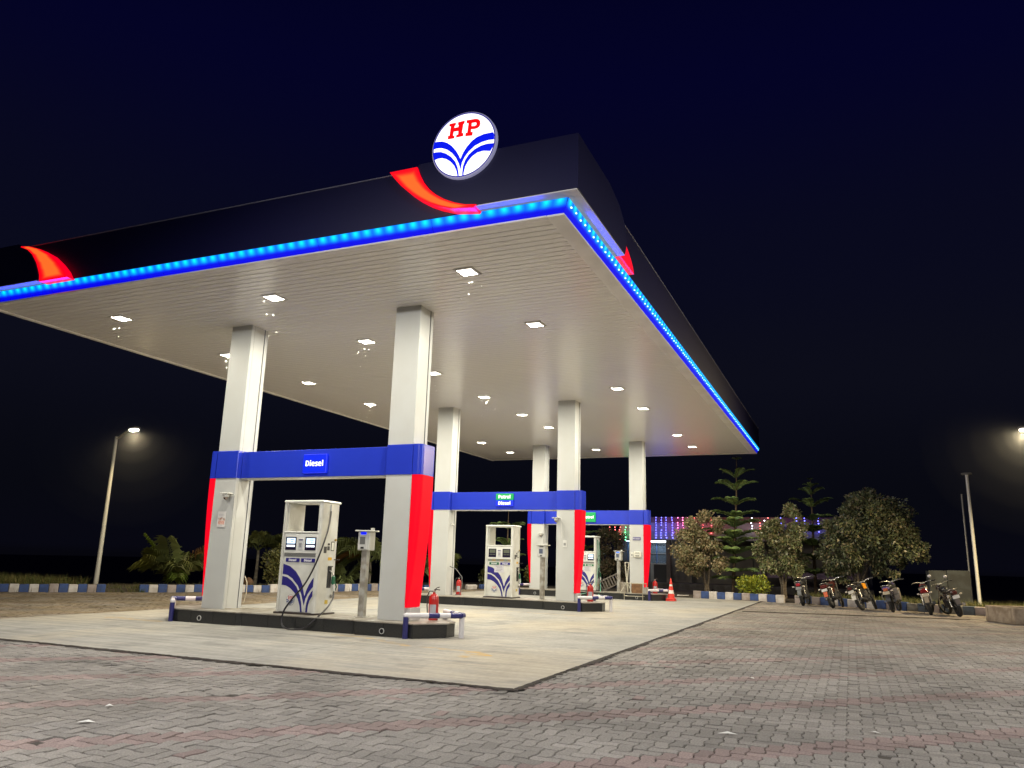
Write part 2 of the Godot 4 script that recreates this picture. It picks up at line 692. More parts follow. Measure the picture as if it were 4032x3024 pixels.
func build_paving() -> void:
	var s := structure("paving", "interlocking zigzag concrete block paving, grey with diagonal red bands")
	var kinds := [paver_mesh(2, 1, 0, 0), paver_mesh(2, 1, 1, 1), paver_mesh(1, 2, 1, 0), paver_mesh(1, 2, 0, 1)]
	var m := textured(1, 1, 1, 0.88, tex_fine, 2.6, bump_fine, 0.5)
	m.vertex_color_use_as_albedo = true
	m.metallic_specular = 0.3
	var blot := FastNoiseLite.new()
	blot.seed = 41
	blot.frequency = 0.5
	blot.fractal_octaves = 4
	var rough := FastNoiseLite.new()
	rough.seed = 42
	rough.frequency = 0.35
	var all := []
	for n in range(-140, 30):
		for k in range(-160, 330):
			for v in 2:
				var i: float = k + 2 * n + (3 if v else 0) + (0.5 if v else 1.0)
				var j: float = k - 2 * n + (1.0 if v else 0.5)
				var x := i * PAVER
				var d := 9.77 + j * PAVER
				if d < 2.6 or d > 34.0 or x > 12.0 or x < -28.0:
					continue
				if x > -14.6 and x < -3.42 and d > 8.04 and d < 33.4:
					continue
				if x < kerb_left_x(d) + 0.05 or d > kerb_right_d(x) - 0.05:
					continue
				var p := V(x, 0, d)
				if not in_view(p, 0.2):
					continue
				all.append([p.distance_to(cam_at) + (0.0 if in_view(p, -0.03) else 100.0), x, d, v * 2 + posmod(k, 2), posmod(n, 5) == (0 if v else 1)])
	all.sort_custom(func(a, b): return a[0] < b[0])
	var few := []
	for k in 18:
		few.append(null)
	var rest := [[], [], [], []]
	for k in all.size():
		var e: Array = all[k]
		var x: float = e[1]
		var d: float = e[2]
		var bad := rough.get_noise_2d(x * 2.0, d * 2.0)
		var lift := rng.randf_range(-0.003, 0.0025) - (0.009 * rng.randf() if bad > 0.15 else 0.0)
		var tilt := 0.012 + (0.03 if bad > 0.3 else 0.0)
		var b := Basis(Vector3.RIGHT, rng.randf_range(-tilt, tilt)) * Basis(Vector3.BACK, rng.randf_range(-tilt, tilt)) * Basis(Vector3.UP, rng.randf_range(-0.025, 0.025))
		b = b.scaled(Vector3(1.0 - 0.035 * rng.randf(), 1.0, 1.0 - 0.035 * rng.randf()))
		var xf := Transform3D(b, V(x, lift, d))
		var tone := 0.9 + 0.35 * blot.get_noise_2d(x, d) + rng.randf_range(-0.13, 0.13)
		var c := Vector3(0.305, 0.286, 0.265)
		var is_red: bool = rng.randf() > 0.03 if e[4] else rng.randf() < 0.008
		if is_red:
			c = Vector3(0.315, 0.245, 0.232)
		var dust := clampf(smoothstep(-12.5, -16.0, x) * smoothstep(7.5, 11.0, d) + 0.55 * smoothstep(9.0, 20.0, d) + 0.3 * smoothstep(-3.5, -8.0, x) * smoothstep(8.0, 4.0, d), 0, 1)
		dust *= 0.75 + 0.5 * blot.get_noise_2d(x * 1.7, d * 1.7)
		c = c.lerp(Vector3(0.25, 0.19, 0.115) if x < -12.0 else Vector3(0.35, 0.30, 0.228), clampf(dust, 0, 0.92)) * tone
		if k < 300:
			var slot := int(clampf((tone - 0.62) / 0.1, 0, 5)) + (6 if is_red else 0)
			if few[slot] == null:
				var fm: StandardMaterial3D = m.duplicate()
				fm.vertex_color_use_as_albedo = false
				fm.albedo_color = lin(c.x, c.y, c.z)
				few[slot] = fm
			var o := part(s, "paver", kinds[e[3]], few[slot])
			o.transform = xf
		else:
			rest[e[3]].append([xf, Color(c.x, c.y, c.z)])
	for v in 4:
		var mm := MultiMesh.new()
		mm.transform_format = MultiMesh.TRANSFORM_3D
		mm.use_colors = true
		mm.mesh = kinds[v]
		mm.instance_count = rest[v].size()
		for k in rest[v].size():
			mm.set_instance_transform(k, rest[v][k][0])
			mm.set_instance_color(k, rest[v][k][1])
		var o := MultiMeshInstance3D.new()
		o.name = "pavers_across" if v < 2 else "pavers_along"
		o.multimesh = mm
		o.material_override = m
		o.set_meta("kind", "stuff")
		s.add_child(o, true)
	# sand in the joints
	var mb := MB.new()
	mb.quad(V(-27, -0.012, 2), V(12, -0.012, 2), V(12, -0.012, 7.9), V(-27, -0.012, 7.9))
	mb.quad(V(-3.3, -0.012, 7.9), V(12, -0.012, 7.9), V(8, -0.012, 28.0), V(-3.3, -0.012, 33.1))
	mb.quad(V(-27, -0.012, 7.9), V(-14.75, -0.012, 7.9), V(-14.75, -0.012, 33.0), V(-16.2, -0.012, 33.0))
	part(s, "bedding_sand", mb, textured(0.05, 0.042, 0.036, 1.0, tex_dirt, 1.5))
	# the drain line and the plain strip in front of the motorcycles
	var dr := MB.new()
	dr.box(Vector3.ZERO, Vector3(6.4, 0.02, 0.07), 0.004, Transform3D(Basis(Vector3.UP, 0.235), V(0.0, 0.012, 26.1)))
	part(s, "edge_strip", dr, textured(0.2, 0.17, 0.13, 0.9, tex_dirt, 1.0))
	var dk := MB.new()
	dk.box(Vector3.ZERO, Vector3(6.4, 0.012, 0.035), 0.0, Transform3D(Basis(Vector3.UP, 0.235), V(-0.012, 0.010, 26.05)))
	part(s, "drain_gap", dk, mat(0.02, 0.017, 0.015, 1.0))


func kerb_run(s: Node3D, a: Vector2, b: Vector2, each: float, first: int, h: float, weathered := 0.0) -> int:
	var len_ := a.distance_to(b)
	var count := maxi(1, int(round(len_ / each)))
	var dir := (b - a).normalized()
	var turn := atan2(dir.y, dir.x)
	for k in count:
		var c := a + dir * len_ * (k + 0.5) / count
		var mb := MB.new()
		var t := rng.randf_range(-0.03, 0.03)
		mb.box(Vector3(0, h * 0.5 - 0.04, 0), Vector3(len_ / count - 0.008, h + 0.08, 0.17), 0.014)
		var white := (first + k) % 2 == 0
		var m: Material = kerb_mats[(2 if weathered > 0 else 0) + (0 if white else 1)]
		if white and rng.randf() < 0.25:
			m = kerb_mats[4]
		var o := part(s, "kerb_block", mb, m)
		o.position = V(c.x, rng.randf_range(-0.015, 0.01), c.y)
		o.rotation = Vector3(rng.randf_range(-0.03, 0.03), turn + t, rng.randf_range(-0.02, 0.02))
	return first + count


var kerb_mats := []


func build_kerbs() -> void:
	var chip := grain(512, 15, 0.008, 5, 0.72, 1.0, 0.06)
	kerb_mats = [textured(0.60, 0.57, 0.54, 0.85, chip, 0.9), textured(0.045, 0.085, 0.24, 0.8, chip, 0.9), textured(0.30, 0.30, 0.27, 0.9, chip, 0.9), textured(0.10, 0.13, 0.17, 0.9, chip, 0.9), textured(0.38, 0.33, 0.31, 0.85, chip, 0.9)]
	var s := structure("kerb", "blue and white painted kerb blocks at the left edge of the forecourt")
	var n := kerb_run(s, Vector2(-26.2, 11.8), Vector2(-23.5, 15.9), 0.25, 1, 0.245)
	kerb_run(s, Vector2(-23.5, 15.9), Vector2(-21.85, 18.25), 0.262, n, 0.245)
	n = kerb_run(s, Vector2(-21.35, 19.1), Vector2(-19.0, 22.6), 0.28, 1, 0.25)
	n = kerb_run(s, Vector2(-19.0, 22.6), Vector2(-17.3, 28.3), 0.33, n, 0.27)
	for k in 6:                                     # tumbled blocks further on
		var c := Vector2(lerpf(-17.0, -15.75, k / 5.0), lerpf(29.3, 33.6, k / 5.0))
		if k == 3:
			continue
		var mb := MB.new()
		mb.box(Vector3(0, 0.09, 0), Vector3(0.6, 0.22, 0.18), 0.02)
		var o := part(s, "kerb_block", mb, kerb_mats[k % 2])
		o.position = V(c.x, 0, c.y)
		o.rotation = Vector3(rng.randf_range(-0.2, 0.2), 1.2 + rng.randf_range(-0.4, 0.4), rng.randf_range(-0.12, 0.12))
	var s2 := structure("kerb", "painted kerb blocks in front of the trees and motorcycles")
	n = kerb_run(s2, Vector2(-6.1, 33.72), Vector2(-2.45, 33.17), 0.335, 0, 0.30)
	n = kerb_run(s2, Vector2(-2.05, 33.2), Vector2(1.75, 31.0), 0.36, 0, 0.29)
	kerb_run(s2, Vector2(1.75, 31.0), Vector2(7.5, 27.8), 0.36, n, 0.27, 1.0)
	for k in 3:                                     # low white stones left of the trees
		var mb := MB.new()
		mb.box(Vector3(0, 0.03, 0), Vector3(0.52, 0.14, 0.16), 0.02)
		var o := part(s2, "kerb_block", mb, kerb_mats[0])
		o.position = V(-6.6 - 0.62 * k, 0, 34.0 + 0.15 * k)
		o.rotation.y = 0.15


# ------------------------------------------------------------------ canopy
func led_image() -> ImageTexture:
	var w := 48
	var h := 64
	var im := Image.create(w, h, false, Image.FORMAT_RGB8)
	for j in h:
		for i in w:
			var y := 1.0 - (j + 0.5) / h             # 0 at the bottom of the strip
			var u := absf((i + 0.5) / w - 0.5) * 2.0
			var spot := exp(-pow(u / 0.7, 2.0)) * exp(-pow((y - 0.86) / 0.34, 2.0))
			var haze := smoothstep(0.26, 0.62, y)
			var g := clampf(0.37 * haze + 0.55 * spot, 0, 1)
			im.set_pixel(i, j, Color(0.0, g, lerpf(0.86, 1.0, haze)))
	return ImageTexture.create_from_image(im)


func grid_strip(t: Node3D, called: String, lower: PackedVector2Array, upper: PackedVector2Array, z0: float, z1: float, face_m: Material, rim_m: Material, xf: Transform3D) -> void:
	# a lit sign between two curves with the same number of points: front face, then a rim of its own
	var fr := MB.new()
	var rim := MB.new()
	var n := lower.size()
	var inside: Vector3 = xf * Vector3((lower[n / 2].x + upper[n / 2].x) * 0.5, (lower[n / 2].y + upper[n / 2].y) * 0.5, (z0 + z1) * 0.5)
	for i in n - 1:
		var a := lower[i]
		var b := lower[i + 1]
		var c := upper[i + 1]
		var d := upper[i]
		var u0 := float(i) / (n - 1)
		var u1 := float(i + 1) / (n - 1)
		var q := [xf * Vector3(a.x, a.y, z1), xf * Vector3(b.x, b.y, z1), xf * Vector3(c.x, c.y, z1), xf * Vector3(d.x, d.y, z1)]
		var uvs := [Vector2(u0, 1), Vector2(u1, 1), Vector2(u1, 0), Vector2(u0, 0)]
		var nn: Vector3 = (q[2] - q[0]).cross(q[3] - q[1])
		if nn.dot(xf.basis.z) < 0:
			fr.quad(q[3], q[2], q[1], q[0], uvs[3], uvs[2], uvs[1], uvs[0])
		else:
			fr.quad(q[0], q[1], q[2], q[3], uvs[0], uvs[1], uvs[2], uvs[3])
		for e in [[a, b], [c, d]]:
			rim.face([xf * Vector3(e[0].x, e[0].y, z0), xf * Vector3(e[1].x, e[1].y, z0), xf * Vector3(e[1].x, e[1].y, z1), xf * Vector3(e[0].x, e[0].y, z1)], inside)
	for e in [[lower[0], upper[0]], [lower[n - 1], upper[n - 1]]]:
		if e[0].distance_to(e[1]) > 0.01:
			rim.face([xf * Vector3(e[0].x, e[0].y, z0), xf * Vector3(e[1].x, e[1].y, z0), xf * Vector3(e[1].x, e[1].y, z1), xf * Vector3(e[0].x, e[0].y, z1)], inside)
	var f := part(t, called, fr, face_m)
	part(f, "sign_rim", rim, rim_m)


func swoosh_image() -> ImageTexture:
	var im := Image.create(64, 32, false, Image.FORMAT_RGB8)
	for j in 32:
		for i in 64:
			var e := minf(minf(i, 63 - i) / 6.0, minf(j, 31 - j) / 7.0)
			var k := smoothstep(0.1, 1.3, e)
			im.set_pixel(i, j, Color(1.0, lerpf(0.0, 0.42, k), lerpf(0.10, 0.15, k)))
	return ImageTexture.create_from_image(im)


func build_canopy() -> void:
	var t := thing("fuel_canopy", "large flat station canopy with white slatted ceiling and blue lit edge", "canopy", V(-9.53, H, 21.7))
	var o := -t.position
	var white := mat(0.82, 0.79, 0.745, 0.24)
	white.metallic_specular = 0.55
	var slat := MB.new()
	slat.box(Vector3(0, 0.006, 0), Vector3(12.02, 0.014, 0.145), 0.002)
	var sm := slat.mesh()
	for k in 152:                                   # one ceiling board after the other
		var b := part(t, "slat", sm, white)
		b.position = o + V(-9.61, H, 9.53 + 0.16 * k)
	var dark := mat(0.03, 0.03, 0.032, 0.9)
	bpart(t, "roof_deck", o + V(-9.53, H + 0.42, 21.69), Vector3(12.2, 0.76, 24.5), dark)
	bpart(t, "slat_backing", o + V(-9.6, H + 0.026, 21.69), Vector3(12.1, 0.02, 24.4), mat(0.09, 0.085, 0.08, 0.9))
	var trim := textured(0.82, 0.795, 0.76, 0.3, tex_blot, 0.3)
	bpart(t, "edge_trim", o + V(-3.475, H + 0.002, 21.69), Vector3(0.26, 0.03, 24.7), trim, 0.004)
	bpart(t, "edge_trim", o + V(-15.68, H + 0.0, 21.69), Vector3(0.11, 0.05, 24.7), trim, 0.006)
	bpart(t, "edge_trim", o + V(-9.61, H + 0.003, 9.395), Vector3(12.0, 0.028, 0.12), trim, 0.004)
	bpart(t, "edge_trim", o + V(-9.61, H + 0.003, 33.93), Vector3(12.0, 0.028, 0.2), trim, 0.004)
	# fascia
	var navy := textured(0.006, 0.006, 0.048, 0.42, tex_soft, 0.15)
	var lip := mat(0.72, 0.70, 0.70, 0.45)
	bpart(t, "fascia", o + V(-9.2, H + 0.615, 9.285), Vector3(10.6, 0.83, 0.11), navy, 0.006)
	bpart(t, "fascia", o + V(-3.295, H + 0.615, 22.93), Vector3(0.11, 0.83, 22.2), navy, 0.006)
	bpart(t, "fascia", o + V(-15.74, H + 0.515, 21.7), Vector3(0.1, 1.03, 24.6), navy, 0.006)
	bpart(t, "fascia", o + V(-9.55, H + 0.515, 34.06), Vector3(12.4, 1.03, 0.1), navy, 0.006)
	bpart(t, "coping", o + V(-9.3, H + 1.038, 9.29), Vector3(10.4, 0.016, 0.14), mat(0.2, 0.2, 0.26, 0.4), 0.004)
	bpart(t, "coping", o + V(-3.30, H + 1.038, 22.9), Vector3(0.14, 0.016, 22.4), mat(0.2, 0.2, 0.26, 0.4), 0.004)
	var sw_up := P([-5.57, 7.025, -5.518, 6.894, -5.446, 6.758, -5.345, 6.629, -5.224, 6.52, -5.083, 6.425, -4.91, 6.341, -4.741, 6.284, -4.56, 6.255])
	var sw_lo := P([-6.045, 7.023, -5.954, 6.906, -5.836, 6.772, -5.697, 6.646, -5.549, 6.532, -5.368, 6.418, -5.191, 6.334, -4.961, 6.253, -4.60, 6.212])
	var pl := PackedVector2Array([Vector2(-3.05, 6.252), Vector2(-3.05, 7.08), Vector2(-5.56, 7.08)])
	pl.append_array(sw_up)
	var mb := MB.new()
	mb.prism(pl, -9.31, -9.06)
	part(t, "corner_panel", mb.moved(o), navy)
	var s2r := P([-14.45, 7.04, -14.19, 6.999, -13.872, 6.898, -13.546, 6.736, -13.28, 6.539, -13.104, 6.379, -12.99, 6.228])
	var s2l := P([-14.46, 7.025, -14.24, 6.938, -14.08, 6.821, -13.921, 6.635, -13.825, 6.471, -13.77, 6.36, -13.747, 6.228])
	pl = PackedVector2Array([Vector2(-16.02, 7.08), Vector2(-16.02, 6.252), Vector2(-13.75, 6.252)])
	for k in 6:
		pl.append(s2l[5 - k])
	pl.append(Vector2(-14.5, 7.08))
	mb = MB.new()
	mb.prism(pl, -9.31, -9.06)
	part(t, "corner_panel", mb.moved(o), navy)
	# the panel round the right-hand corner; drawn in (distance, height) and turned to face right
	var side := Transform3D(Basis(Vector3(0, 0, -1), Vector3(0, 1, 0), Vector3(1, 0, 0)), Vector3.ZERO)
	pl = P([9.312, 6.252, 11.5, 6.252, 11.58, 6.4, 11.54, 6.74, 11.18, 6.96, 10.62, 7.08, 9.312, 7.08])
	mb = MB.new()
	mb.prism(pl, -3.298, -3.052, side)
	part(t, "corner_panel", mb.moved(o), navy)
	# white undersides of the corner panels
	bpart(t, "panel_lip", o + V(-3.855, 6.244, 9.145), Vector3(1.58, 0.014, 0.185), lip)
	bpart(t, "panel_lip", o + V(-3.155, 6.244, 10.375), Vector3(0.18, 0.014, 2.27), lip)
	bpart(t, "panel_lip", o + V(-14.9, 6.244, 9.145), Vector3(2.2, 0.014, 0.185), lip)
	# red lit swooshes
	var red_face := StandardMaterial3D.new()
	red_face.albedo_color = Color(0.3, 0.02, 0.03)
	red_face.emission_enabled = true
	red_face.emission_texture = swoosh_image()
	red_face.emission = Color(0, 0, 0)
	red_face.emission_energy_multiplier = 1.1
	var red_rim := glow(1.0, 0.0, 0.02, 1.0)
	grid_strip(t, "red_sign", sw_lo, sw_up, -9.31, -9.03, red_face, red_rim, Transform3D(Basis(), o))
	grid_strip(t, "red_sign", s2l, s2r, -9.31, -9.08, red_face, red_rim, Transform3D(Basis(), o))
	var s3a := P([11.56, 6.66, 11.72, 6.63, 11.9, 6.58, 12.08, 6.51, 12.24, 6.43, 12.36, 6.34, 12.42, 6.25])
	var s3b := P([11.55, 6.64, 11.57, 6.58, 11.59, 6.52, 11.6, 6.46, 11.6, 6.4, 11.59, 6.32, 11.56, 6.25])
	grid_strip(t, "red_sign", s3b, s3a, -3.3, -3.14, red_rim, red_rim, Transform3D(side.basis, o))
	# blue band with its LEDs, in lengths of two metres or so
	var led := StandardMaterial3D.new()
	led.albedo_color = Color(0.0, 0.01, 0.1)
	led.emission_enabled = true
	led.emission = Color(0, 0, 0)
	led.emission_texture = led_image()
	led.emission_energy_multiplier = 1.2
	var bead := glow(0.55, 1.0, 1.0, 2.2)
	for k in 6:
		var x0 := -15.73 + 12.39 * k / 6.0
		var x1 := -15.73 + 12.39 * (k + 1) / 6.0 - 0.004
		var rep := round((x1 - x0) / LED_PITCH)
		mb = MB.new()
		mb.quad(V(x0, H + 0.012, 9.345), V(x1, H + 0.012, 9.345), V(x1 + (0.09 if k == 5 else 0.0), H + 0.2, 9.24), V(x0, H + 0.2, 9.24), Vector2(0, 1), Vector2(rep, 1), Vector2(rep, 0), Vector2(0, 0))
		part(t, "led_strip", mb.moved(o), led)
	for k in 12:
		var d0 := 9.334 + 24.7 * k / 12.0
		var d1 := 9.334 + 24.7 * (k + 1) / 12.0 - 0.004
		var rep := round((d1 - d0) / LED_PITCH)
		mb = MB.new()
		mb.quad(V(-3.345, H + 0.012, d0), V(-3.345, H + 0.012, d1), V(-3.24, H + 0.2, d1), V(-3.24, H + 0.2, d0 - (0.095 if k == 0 else 0.0)), Vector2(0, 1), Vector2(rep, 1), Vector2(rep, 0), Vector2(0, 0))
		var l := part(t, "led_strip", mb.moved(o), led)
		var bb := MB.new()
		for q in int(rep):
			bb.box(V(-3.272, H + 0.125 + 0.012 * sin(q * 2.3 + k), d0 + (q + 0.5) * LED_PITCH), Vector3(0.02, 0.016, 0.03))
		part(l, "led_bead", bb.moved(o), bead).set_meta("kind", "stuff")
	# light that the strips throw down and outwards
	for k in 4:
		area_light(t, o + V(-14.2 + 3.1 * k, H + 0.1, 9.22), Vector3(0, -0.35, 1), Vector2(2.6, 0.1), Color(0.1, 0.25, 1.0), 1.1)
	for k in 5:
		area_light(t, o + V(-3.22, H + 0.1, 11.8 + 4.9 * k), Vector3(1, -0.35, 0), Vector2(4.0, 0.1), Color(0.1, 0.25, 1.0), 1.4)
	build_roundel()


func area_light(parent: Node3D, at: Vector3, towards: Vector3, size: Vector2, c: Color, energy: float) -> void:
	var l := AreaLight3D.new()
	l.name = "area_light"
	l.area_size = size
	l.light_color = c
	l.light_energy = energy
	l.shadow_enabled = true
	l.area_range = 60.0
	l.position = at
	l.basis = Basis.looking_at(towards.normalized(), Vector3.UP if absf(towards.normalized().y) < 0.9 else Vector3.RIGHT)
	parent.add_child(l, true)


func build_roundel() -> void:
	var t := thing("round_sign", "round lit white sign with red HP letters and blue waves on the canopy corner", "sign", V(-4.788, 6.70, 9.06))
	var rad := 0.527
	var c := Vector3(0, 0.521, 0)
	var up := Transform3D(Basis(Vector3.RIGHT, PI / 2), c)
	var mb := MB.new()
	mb.lathe([Vector2(rad, 0.0), Vector2(rad, 0.045), Vector2(rad - 0.012, 0.058), Vector2(rad - 0.03, 0.058)], 56, up)
	part(t, "sign_case", mb, glow(0.5, 0.5, 0.8, 0.35))
	mb = MB.new()
	mb.lathe([Vector2(rad - 0.028, 0.056), Vector2(0, 0.056)], 56, up)
	part(t, "sign_face", mb, glow(1, 1, 1, 1.6))
	mb = MB.new()
	mb.lathe([Vector2(rad - 0.018, 0.0565), Vector2(rad - 0.018, 0.061), Vector2(rad - 0.034, 0.061), Vector2(rad - 0.034, 0.0565)], 56, up)
	part(t, "sign_ring", mb, glow(0.03, 0.02, 0.30, 0.8))
	var xf := Transform3D(Basis(), c)
	var blue := glow(0.0, 0.008, 0.78, 1.0)
	for leaf in [[-0.488, 0.13, -0.426, 0.131, -0.349, 0.119, -0.27, 0.08, -0.191, 0.015, -0.118, -0.077, -0.069, -0.161, -0.04, -0.225, -0.003, -0.137, 0.053, -0.052, 0.131, 0.027, 0.217, 0.076, 0.327, 0.101, 0.472, 0.1, 0.488, 0.063, 0.491, -0.018, 0.404, -0.01, 0.295, -0.021, 0.186, -0.057, 0.093, -0.127, 0.03, -0.202, -0.011, -0.282, -0.032, -0.395, -0.063, -0.294, -0.113, -0.196, -0.185, -0.101, -0.272, -0.028, -0.358, 0.013, -0.444, 0.025, -0.5, 0.016, -0.497, 0.078],
		[-0.495, -0.04, -0.456, -0.036, -0.37, -0.048, -0.284, -0.089, -0.197, -0.158, -0.125, -0.245, -0.083, -0.341, -0.06, -0.44, -0.055, -0.498, -0.074, -0.495, -0.095, -0.405, -0.137, -0.316, -0.201, -0.238, -0.28, -0.178, -0.35, -0.151, -0.419, -0.148, -0.47, -0.161, -0.488, -0.111],
		[0.49, -0.079, 0.384, -0.065, 0.282, -0.077, 0.181, -0.115, 0.095, -0.178, 0.039, -0.255, 0.007, -0.351, 0.0, -0.444, 0.002, -0.5, 0.022, -0.5, 0.023, -0.456, 0.044, -0.358, 0.085, -0.286, 0.149, -0.218, 0.228, -0.175, 0.322, -0.165, 0.436, -0.191, 0.47, -0.137]]:
		mb = MB.new()
		mb.prism(P(leaf), 0.057, 0.063, xf)
		part(t, "wave_glow", mb, blue)
	var red := glow(0.92, 0.003, 0.006, 1.0)
	mb = MB.new()
	mb.prism(P([-0.248, 0.383, -0.141, 0.385, -0.145, 0.339, -0.16, 0.338, -0.167, 0.302, -0.099, 0.302, -0.093, 0.339, -0.107, 0.342, -0.103, 0.382, 0.004, 0.387, -0.001, 0.338, -0.017, 0.335, -0.035, 0.192, -0.01, 0.185, -0.012, 0.138, -0.129, 0.137, -0.123, 0.18, -0.097, 0.18, -0.094, 0.238, -0.172, 0.243, -0.18, 0.181, -0.155, 0.168, -0.159, 0.132, -0.267, 0.136, -0.262, 0.191, -0.238, 0.189, -0.224, 0.344, -0.25, 0.345]), 0.057, 0.064, xf)
	part(t, "letter_glow", mb, red)
	mb = MB.new()                                    # the P, as stem and bowl so that its eye stays open
	mb.prism(P([0.036, 0.383, 0.122, 0.379, 0.122, 0.322, 0.113, 0.179, 0.142, 0.173, 0.138, 0.116, 0.024, 0.127, 0.027, 0.179, 0.053, 0.178, 0.069, 0.33, 0.036, 0.336]), 0.057, 0.064, xf)
	mb.prism(P([0.122, 0.379, 0.183, 0.376, 0.228, 0.359, 0.255, 0.327, 0.262, 0.28, 0.248, 0.239, 0.212, 0.217, 0.167, 0.214, 0.1155, 0.222, 0.12, 0.27, 0.173, 0.262, 0.198, 0.276, 0.199, 0.305, 0.178, 0.319, 0.122, 0.322]), 0.057, 0.064, xf)
	part(t, "letter_glow", mb, red)
	bpart(t, "bracket", Vector3(0, 0.25, -0.09), Vector3(0.3, 0.5, 0.16), mat(0.02, 0.02, 0.05, 0.6))
	area_light(t, Vector3(0, 0.521, 0.14), Vector3(0, 0, 1), Vector2(0.8, 0.8), Color(0.95, 0.97, 1.0), 1.2)


# ------------------------------------------------------------------ a pair of columns joined by a blue beam
func round_end(x0: float, x1: float, z0: float, z1: float, r: float, right: bool) -> PackedVector2Array:
	# plan of a box whose two outer corners are rounded, in (x, z)
	var p := PackedVector2Array()
	if right:
		p.append(Vector2(x0, z0))
		for k in 6:
			var a := -PI / 2 + PI / 2 * k / 5.0
			p.append(Vector2(x1 - r + r * cos(a), z0 + r + r * sin(a)))
		for k in 6:
			var a := PI / 2 * k / 5.0
			p.append(Vector2(x1 - r + r * cos(a), z1 - r + r * sin(a)))
		p.append(Vector2(x0, z1))
	else:
		p.append(Vector2(x1, z1))
		for k in 6:
			var a := PI / 2 + PI / 2 * k / 5.0
			p.append(Vector2(x0 + r + r * cos(a), z1 - r + r * sin(a)))
		for k in 6:
			var a := PI + PI / 2 * k / 5.0
			p.append(Vector2(x0 + r + r * cos(a), z0 + r + r * sin(a)))
		p.append(Vector2(x1, z0))
	return p


